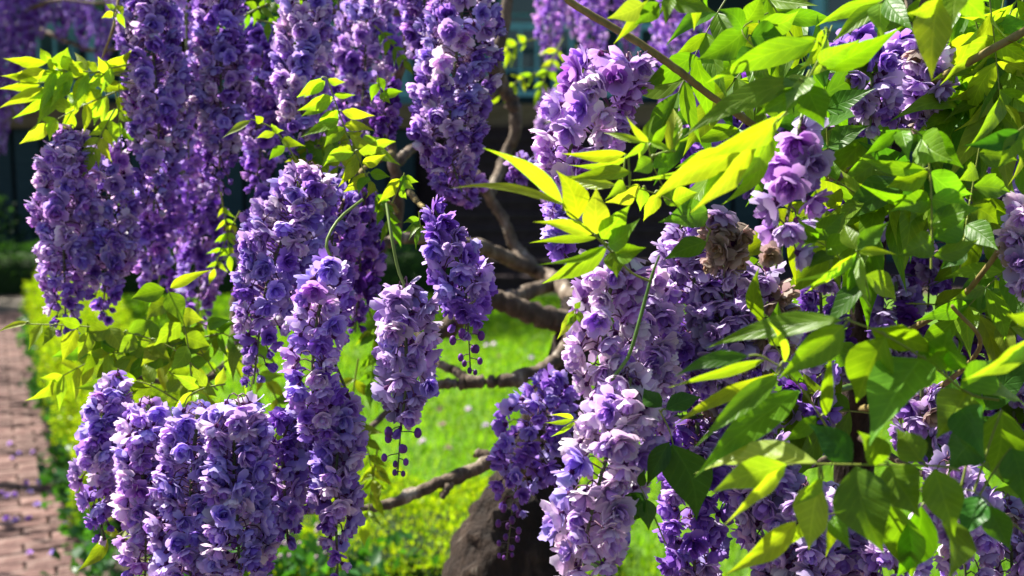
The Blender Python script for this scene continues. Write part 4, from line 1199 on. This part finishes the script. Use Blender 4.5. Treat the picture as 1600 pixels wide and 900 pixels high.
B.leaf(0.84, [(1360, 470), (1350, 425), (1338, 392)], [(1338, 394, 1228, 437, 18), (1338, 396, 1250, 450, 18), (1336, 396, 1255, 458, 22), (1336, 398, 1296, 486, 28, 'g'), (1340, 400, 1334, 492, 22, 'g'), (1344, 400, 1358, 480, 18, 'p'), (1342, 394, 1402, 397, 16), (1340, 390, 1390, 345, 30, 'g'), (1338, 390, 1320, 350, 30, 'g'), (1352, 430, 1400, 470, 40, 'g'), (1354, 440, 1290, 520, 40, 'd')], Y)
B.leaf(0.9, [(1360, 480), (1310, 400), (1268, 372)], [(1270, 374, 1320, 330, 36, 'g'), (1276, 378, 1246, 340, 26, 'g'), (1290, 388, 1348, 380, 36, 'g'), (1300, 396, 1262, 420, 30, 'd')], 'g')
B.leaf(0.8, [(1300, 680, 0.84), (1262, 620, 0.82), (1228, 580, 0.8), (1200, 562, 0.8)], [
    (1196, 562, 1042, 604, 20), (1170, 556, 1052, 588, 26, 'd'), (1214, 582, 1050, 664, 24), (1216, 586, 1084, 698, 34, 'g'), (1250, 610, 1084, 744, 52, 'g'), (1252, 612, 1120, 720, 30, 'p'), (1226, 566, 1200, 500, 14), (1276, 650, 1222, 690, 26, 'g'), (1290, 650, 1300, 540, 20, 'g')], Y, wr=2.0)
B.leaf(0.78, [(1560, 625, 0.84), (1512, 614, 0.82), (1450, 565, 0.8), (1380, 522, 0.78), (1330, 502, 0.78)], [
    (1318, 500, 1100, 542, 40), (1320, 508, 1214, 592, 54), (1384, 526, 1338, 628, 76), (1360, 512, 1468, 552, 46), (1440, 560, 1358, 694, 92), (1446, 562, 1504, 560, 34), (1476, 580, 1484, 512, 74), (1510, 612, 1462, 684, 70), (1516, 612, 1600, 632, 54), (1500, 606, 1550, 560, 60, 'g')], 'g', wr=2.6, droop=0.08)
B.leaf(0.74, [(1640, 540), (1610, 540)], [(1606, 534, 1504, 592, 38, 'y'), (1612, 545, 1560, 570, 30), (1616, 500, 1572, 490, 24, 'y')], 'g')
B.leaf(0.76, [(1500, 735), (1460, 728), (1340, 726), (1230, 724)], [
    (1337, 728, 1382, 864, 88), (1386, 729, 1438, 808, 76), (1460, 732, 1492, 838, 62), (1280, 752, 1264, 858, 66, 'p'), (1332, 722, 1262, 660, 50, 'd'), (1276, 722, 1084, 738, 56, 'p'), (1230, 726, 1110, 770, 50, 'y'), (1228, 728, 1132, 818, 26, 'y'), (1380, 722, 1340, 672, 44, 'g'), (1440, 722, 1400, 668, 50, 'g'), (1286, 748, 1240, 790, 22, 'y')], 'g', wr=2.4, droop=0.08)
B.leaf(0.8, [(1320, 800), (1280, 806), (1246, 814)], [(1244, 814, 1130, 898, 40, 'y'), (1250, 816, 1236, 850, 26, 'y'), (1300, 806, 1330, 860, 30, 'g'), (1310, 800, 1290, 870, 20)], Y)
B.leaf(0.8, [(1610, 840), (1560, 800), (1525, 770), (1480, 760)], [(1390, 780, 1425, 905, 70), (1440, 790, 1400, 900, 60), (1470, 800, 1480, 905, 64), (1530, 775, 1500, 840, 50, 'd'), (1545, 790, 1580, 860, 44, 'd'), (1565, 640, 1548, 740, 70, 'g'), (1580, 700, 1600, 790, 60, 'd'), (1520, 690, 1480, 740, 64, 'd'), (1500, 640, 1540, 720, 60, 'd')], 'g')
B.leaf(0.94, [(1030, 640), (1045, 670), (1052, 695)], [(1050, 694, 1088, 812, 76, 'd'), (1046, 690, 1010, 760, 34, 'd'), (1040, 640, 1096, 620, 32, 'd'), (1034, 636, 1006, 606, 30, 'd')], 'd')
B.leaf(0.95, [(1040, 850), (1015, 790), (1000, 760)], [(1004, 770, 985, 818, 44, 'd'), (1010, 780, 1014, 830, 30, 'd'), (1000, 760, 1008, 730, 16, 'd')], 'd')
B.leaf(0.9, [(1225, 560), (1205, 530), (1190, 500)], [(1190, 500, 1187, 414, 26, 'g'), (1192, 506, 1176, 470, 12, 'y'), (1200, 520, 1230, 540, 26, 'g'), (1206, 530, 1216, 470, 30, 'g')], 'g')
B.leaf(0.98, [(935, 640), (905, 655), (895, 658)], [(896, 656, 850, 660, 9), (896, 654, 856, 648, 8), (898, 658, 860, 682, 9), (900, 656, 904, 682, 12, 'p')], Y)
B.leaf(0.98, [(935, 520), (905, 500), (898, 482)], [(898, 484, 870, 530, 18, 'p'), (902, 490, 884, 510, 14, 'g'), (904, 486, 912, 512, 12, 'g'), (898, 482, 908, 470, 10, 'g')], 'p')
# fill behind the traced leaves
for k in range(24):
    px, py = rng.uniform(1180, 1640), rng.uniform(-40, 900)
    if (px < 1270 and 200 < py) or (py > 700 and px < 1420):
        px += 190
    if 1270 < px < 1530 and 0 < py < 220:
        py += 230
    B.rand_leaf(px, py, rng.uniform(1.06, 1.28), rng.uniform(0, 360), rng.uniform(150, 220), rng.uniform(95, 140), 4, ['g', 'g', 'd', 'g', 'o'][k % 5], dd=rng.uniform(-0.08, 0.04))
for k in range(9):
    B.rand_leaf(rng.uniform(1120, 1640), rng.uniform(-90, 10), rng.uniform(0.98, 1.2), rng.uniform(30, 150), 150, 115, 4, ['g', 'y', 'g'][k % 3])
for (px, py, an, tn) in [(1570, -10, 100, 'g'), (1600, 60, 140, 'g'), (1640, 120, 170, 'd'), (1610, -40, 120, 'y'), (1630, 380, 150, 'g'), (1640, 180, 200, 'g')]:
    B.rand_leaf(px, py, 1.08, an, 150, 110, 4, tn)
for (px, py, an) in [(880, 60, 120), (900, 70, 80), (885, 100, 100), (840, 60, 170), (850, 110, 165)]:
    B.rand_leaf(px, py, 2.8, an, 70, 30, 4, 'y')
for k in range(22):  # unseen leaves added overhead to shade the foliage on the right
    B.rand_leaf(rng.uniform(1080, 1560), rng.uniform(-640, -150), rng.uniform(1.0, 1.5), rng.uniform(0, 360), 170, 110, 5, 'g')

# ------------------------------------------------------------------ wisteria C: far left, across the path
cb = np.array([-3.55, 5.6])
C_ = Plant('wisteria', 'distant violet wisteria hanging across the brick path in front of the porch', (cb[0], cb[1], 0))
gx = P(-340, 300, 5.6)
C_.branch([(60, 45, 5.0), (-60, 40, 5.3), (-220, 120, 5.5), (-330, 420, 5.6)], [10, 12, 20, 30], M_TRUNK, 10, 0.05, 'trunk', ground=[(cb[0], cb[1], 0.3, 0.07), (cb[0], cb[1], -0.04, 0.09)], n=40)
C_.branch([(60, 45, 5.0), (100, 62, 4.9), (150, 80, 4.9), (200, 70, 4.8)], [9, 8, 7, 5])
C_.branch([(60, 45, 5.0), (40, 20, 4.9), (90, 0, 4.8), (150, 5, 4.7), (180, 0, 4.7)], [9, 8, 7, 6, 4])
for (x, y0, y1, w_) in [(4, -40, 240, 36), (30, -40, 190, 34), (-12, 20, 280, 30), (60, -30, 60, 36), (95, -30, 66, 36), (130, -30, 78, 36), (158, 20, 120, 26), (45, -60, 110, 30), (178, -40, 60, 30)]:
    C_.raceme([(x, y0, 4.9), (x + 2, (y0 + y1) / 2, 4.9), (x, y1, 4.9)], [w_ * .8, w_, w_ * .6], {'violet': 4, 'blue': 2, 'dark': 2}, lod=1, dens=0.9, hero=False)

for k in range(85):      # unseen leaves added sunward of the path to fleck the bricks with shade
    g_ = st(rng.uniform(2.6, 7.4), rng.uniform(0.0, 0.55)); h_ = rng.uniform(1.9, 2.6)
    q = np.array([g_[0], g_[1], 0]) + np.array(to_sun) * (h_ / to_sun.z)
    rel = q - CAM; dp = rel @ FWD
    C_.rand_leaf(800 + FPX * (rel @ RGT) / dp, 450 - FPX * (rel @ UPV) / dp, dp, rng.uniform(0, 360), 70 * 5 / dp, 42 * 5 / dp, 4, 'd', dd=rng.uniform(-.2, .2))
C_.branch([(-220, 120, 5.5), (-240, 60, 5.8), (-230, 60, 6.8), (-180, 80, 8.0)], [12, 10, 7, 4])
C_.branch([(-220, 120, 5.5), (-270, 40, 5.2), (-300, 0, 4.8)], [10, 8, 4])
for pl in (A, B, C_):
    pl.finish_flowers(300 if pl is not C_ else 0)
    pl.finish_leaves(300)

# ------------------------------------------------------------------ fallen flowers on the path and lawn
for k, (px, py) in enumerate([(12, 776), (22, 775), (46, 770), (18, 718), (10, 812), (30, 710), (52, 708), (40, 756), (60, 756), (16, 695), (45, 812), (84, 866), (46, 866), (104, 822), (58, 790), (24, 814), (2, 772)]):
    d_ = CAM_H * FPX / (py - 250)
    q = P(px, py, d_ * 1.0)
    rel = norm(q - CAM); hit = CAM + rel * ((CAM_H - 0.032) / -rel[2])
    key = (['lilac', 'violet', 'blue'][k % 3], 0, k % NV)
    V, F, Cc = SHAPES[key]
    o = link('fallen_flower', fmesh(key), None, (hit[0], hit[1], 0.034))
    o.scale = (0.016,) * 3
    o.rotation_euler = (rng.uniform(-0.5, 0.5), rng.uniform(-0.5, 0.5), rng.uniform(0, 6))
    tag(o, 'fallen violet wisteria flower lying on the brick path', 'flower', 'fallen flowers on the brick path')
for k, (px, py) in enumerate([(772, 538), (780, 556), (760, 540), (688, 640), (758, 665), (690, 664), (732, 640), (640, 560), (830, 560), (700, 700), (660, 690), (800, 640)]):
    d_ = CAM_H * FPX / (py - 250)
    q = P(px, py, d_)
    rel = norm(q - CAM); hit = CAM + rel * ((CAM_H - 0.05) / -rel[2])
    key = (['pale', 'wilt'][k % 2], 0, k % NV)
    o = link('fallen_flower', fmesh(key), None, (hit[0], hit[1], 0.045))
    o.scale = (0.024,) * 3
    o.rotation_euler = (rng.uniform(-0.5, 0.5), rng.uniform(-0.5, 0.5), rng.uniform(0, 6))
    tag(o, 'pale fallen flower lying in the lawn grass', 'flower', 'pale fallen flowers in the grass')

# ------------------------------------------------------------------ budding plant by the corner of the hedge
root = link('budding_plant', None, None, (-0.72, 3.28, 0))
n = 900
c = np.stack([rng.normal(0, 0.2, n), rng.normal(0, 0.1, n), rng.random(n) * 0.30 + 0.03], 1)
V, F, Cc = leaf_cloud(c, np.tile([0, 0, 0.3], (n, 1)), 0.05, [(0.03, 0.12, 0.02), (0.045, 0.16, 0.03)], aspect=0.6)
link('foliage', mesh('foliage', V, F, M_HEDGE, Cc), root, (-0.72, 3.28, 0), 'stuff')
for k in range(9):
    x, y = rng.uniform(-0.2, 0.2), rng.uniform(-0.12, 0.06); h = rng.uniform(0.34, 0.46)
    line = catmull([(x * .7, y * .7, 0), (x, y, h * 0.6), (x * 1.1 + rng.normal(0, .01), y, h)], 8)
    a = Acc(); V, F = tube(line, 0.002, 4)
    stem = link('stem', mesh('stem', V, F, M_STALK, np.tile([0.08, 0.16, 0.03], (len(V), 1))), root, (-0.72, 3.28, 0))
    for q in range(8):
        p = line[7 - q // 3] + rng.normal(0, 0.013, 3)
        V, F = ball_tri(np.zeros(3), 0.006, 6, 4, 1.2)
        link('bud', mesh('bud', V, F, M_BUD, np.array([0.6, 0.42, 0.5])), stem, np.array([-0.72, 3.28, 0]) + p)
tag(root, 'low dark-leaved plant with small pale pink buds in front of the hedge', 'plant')
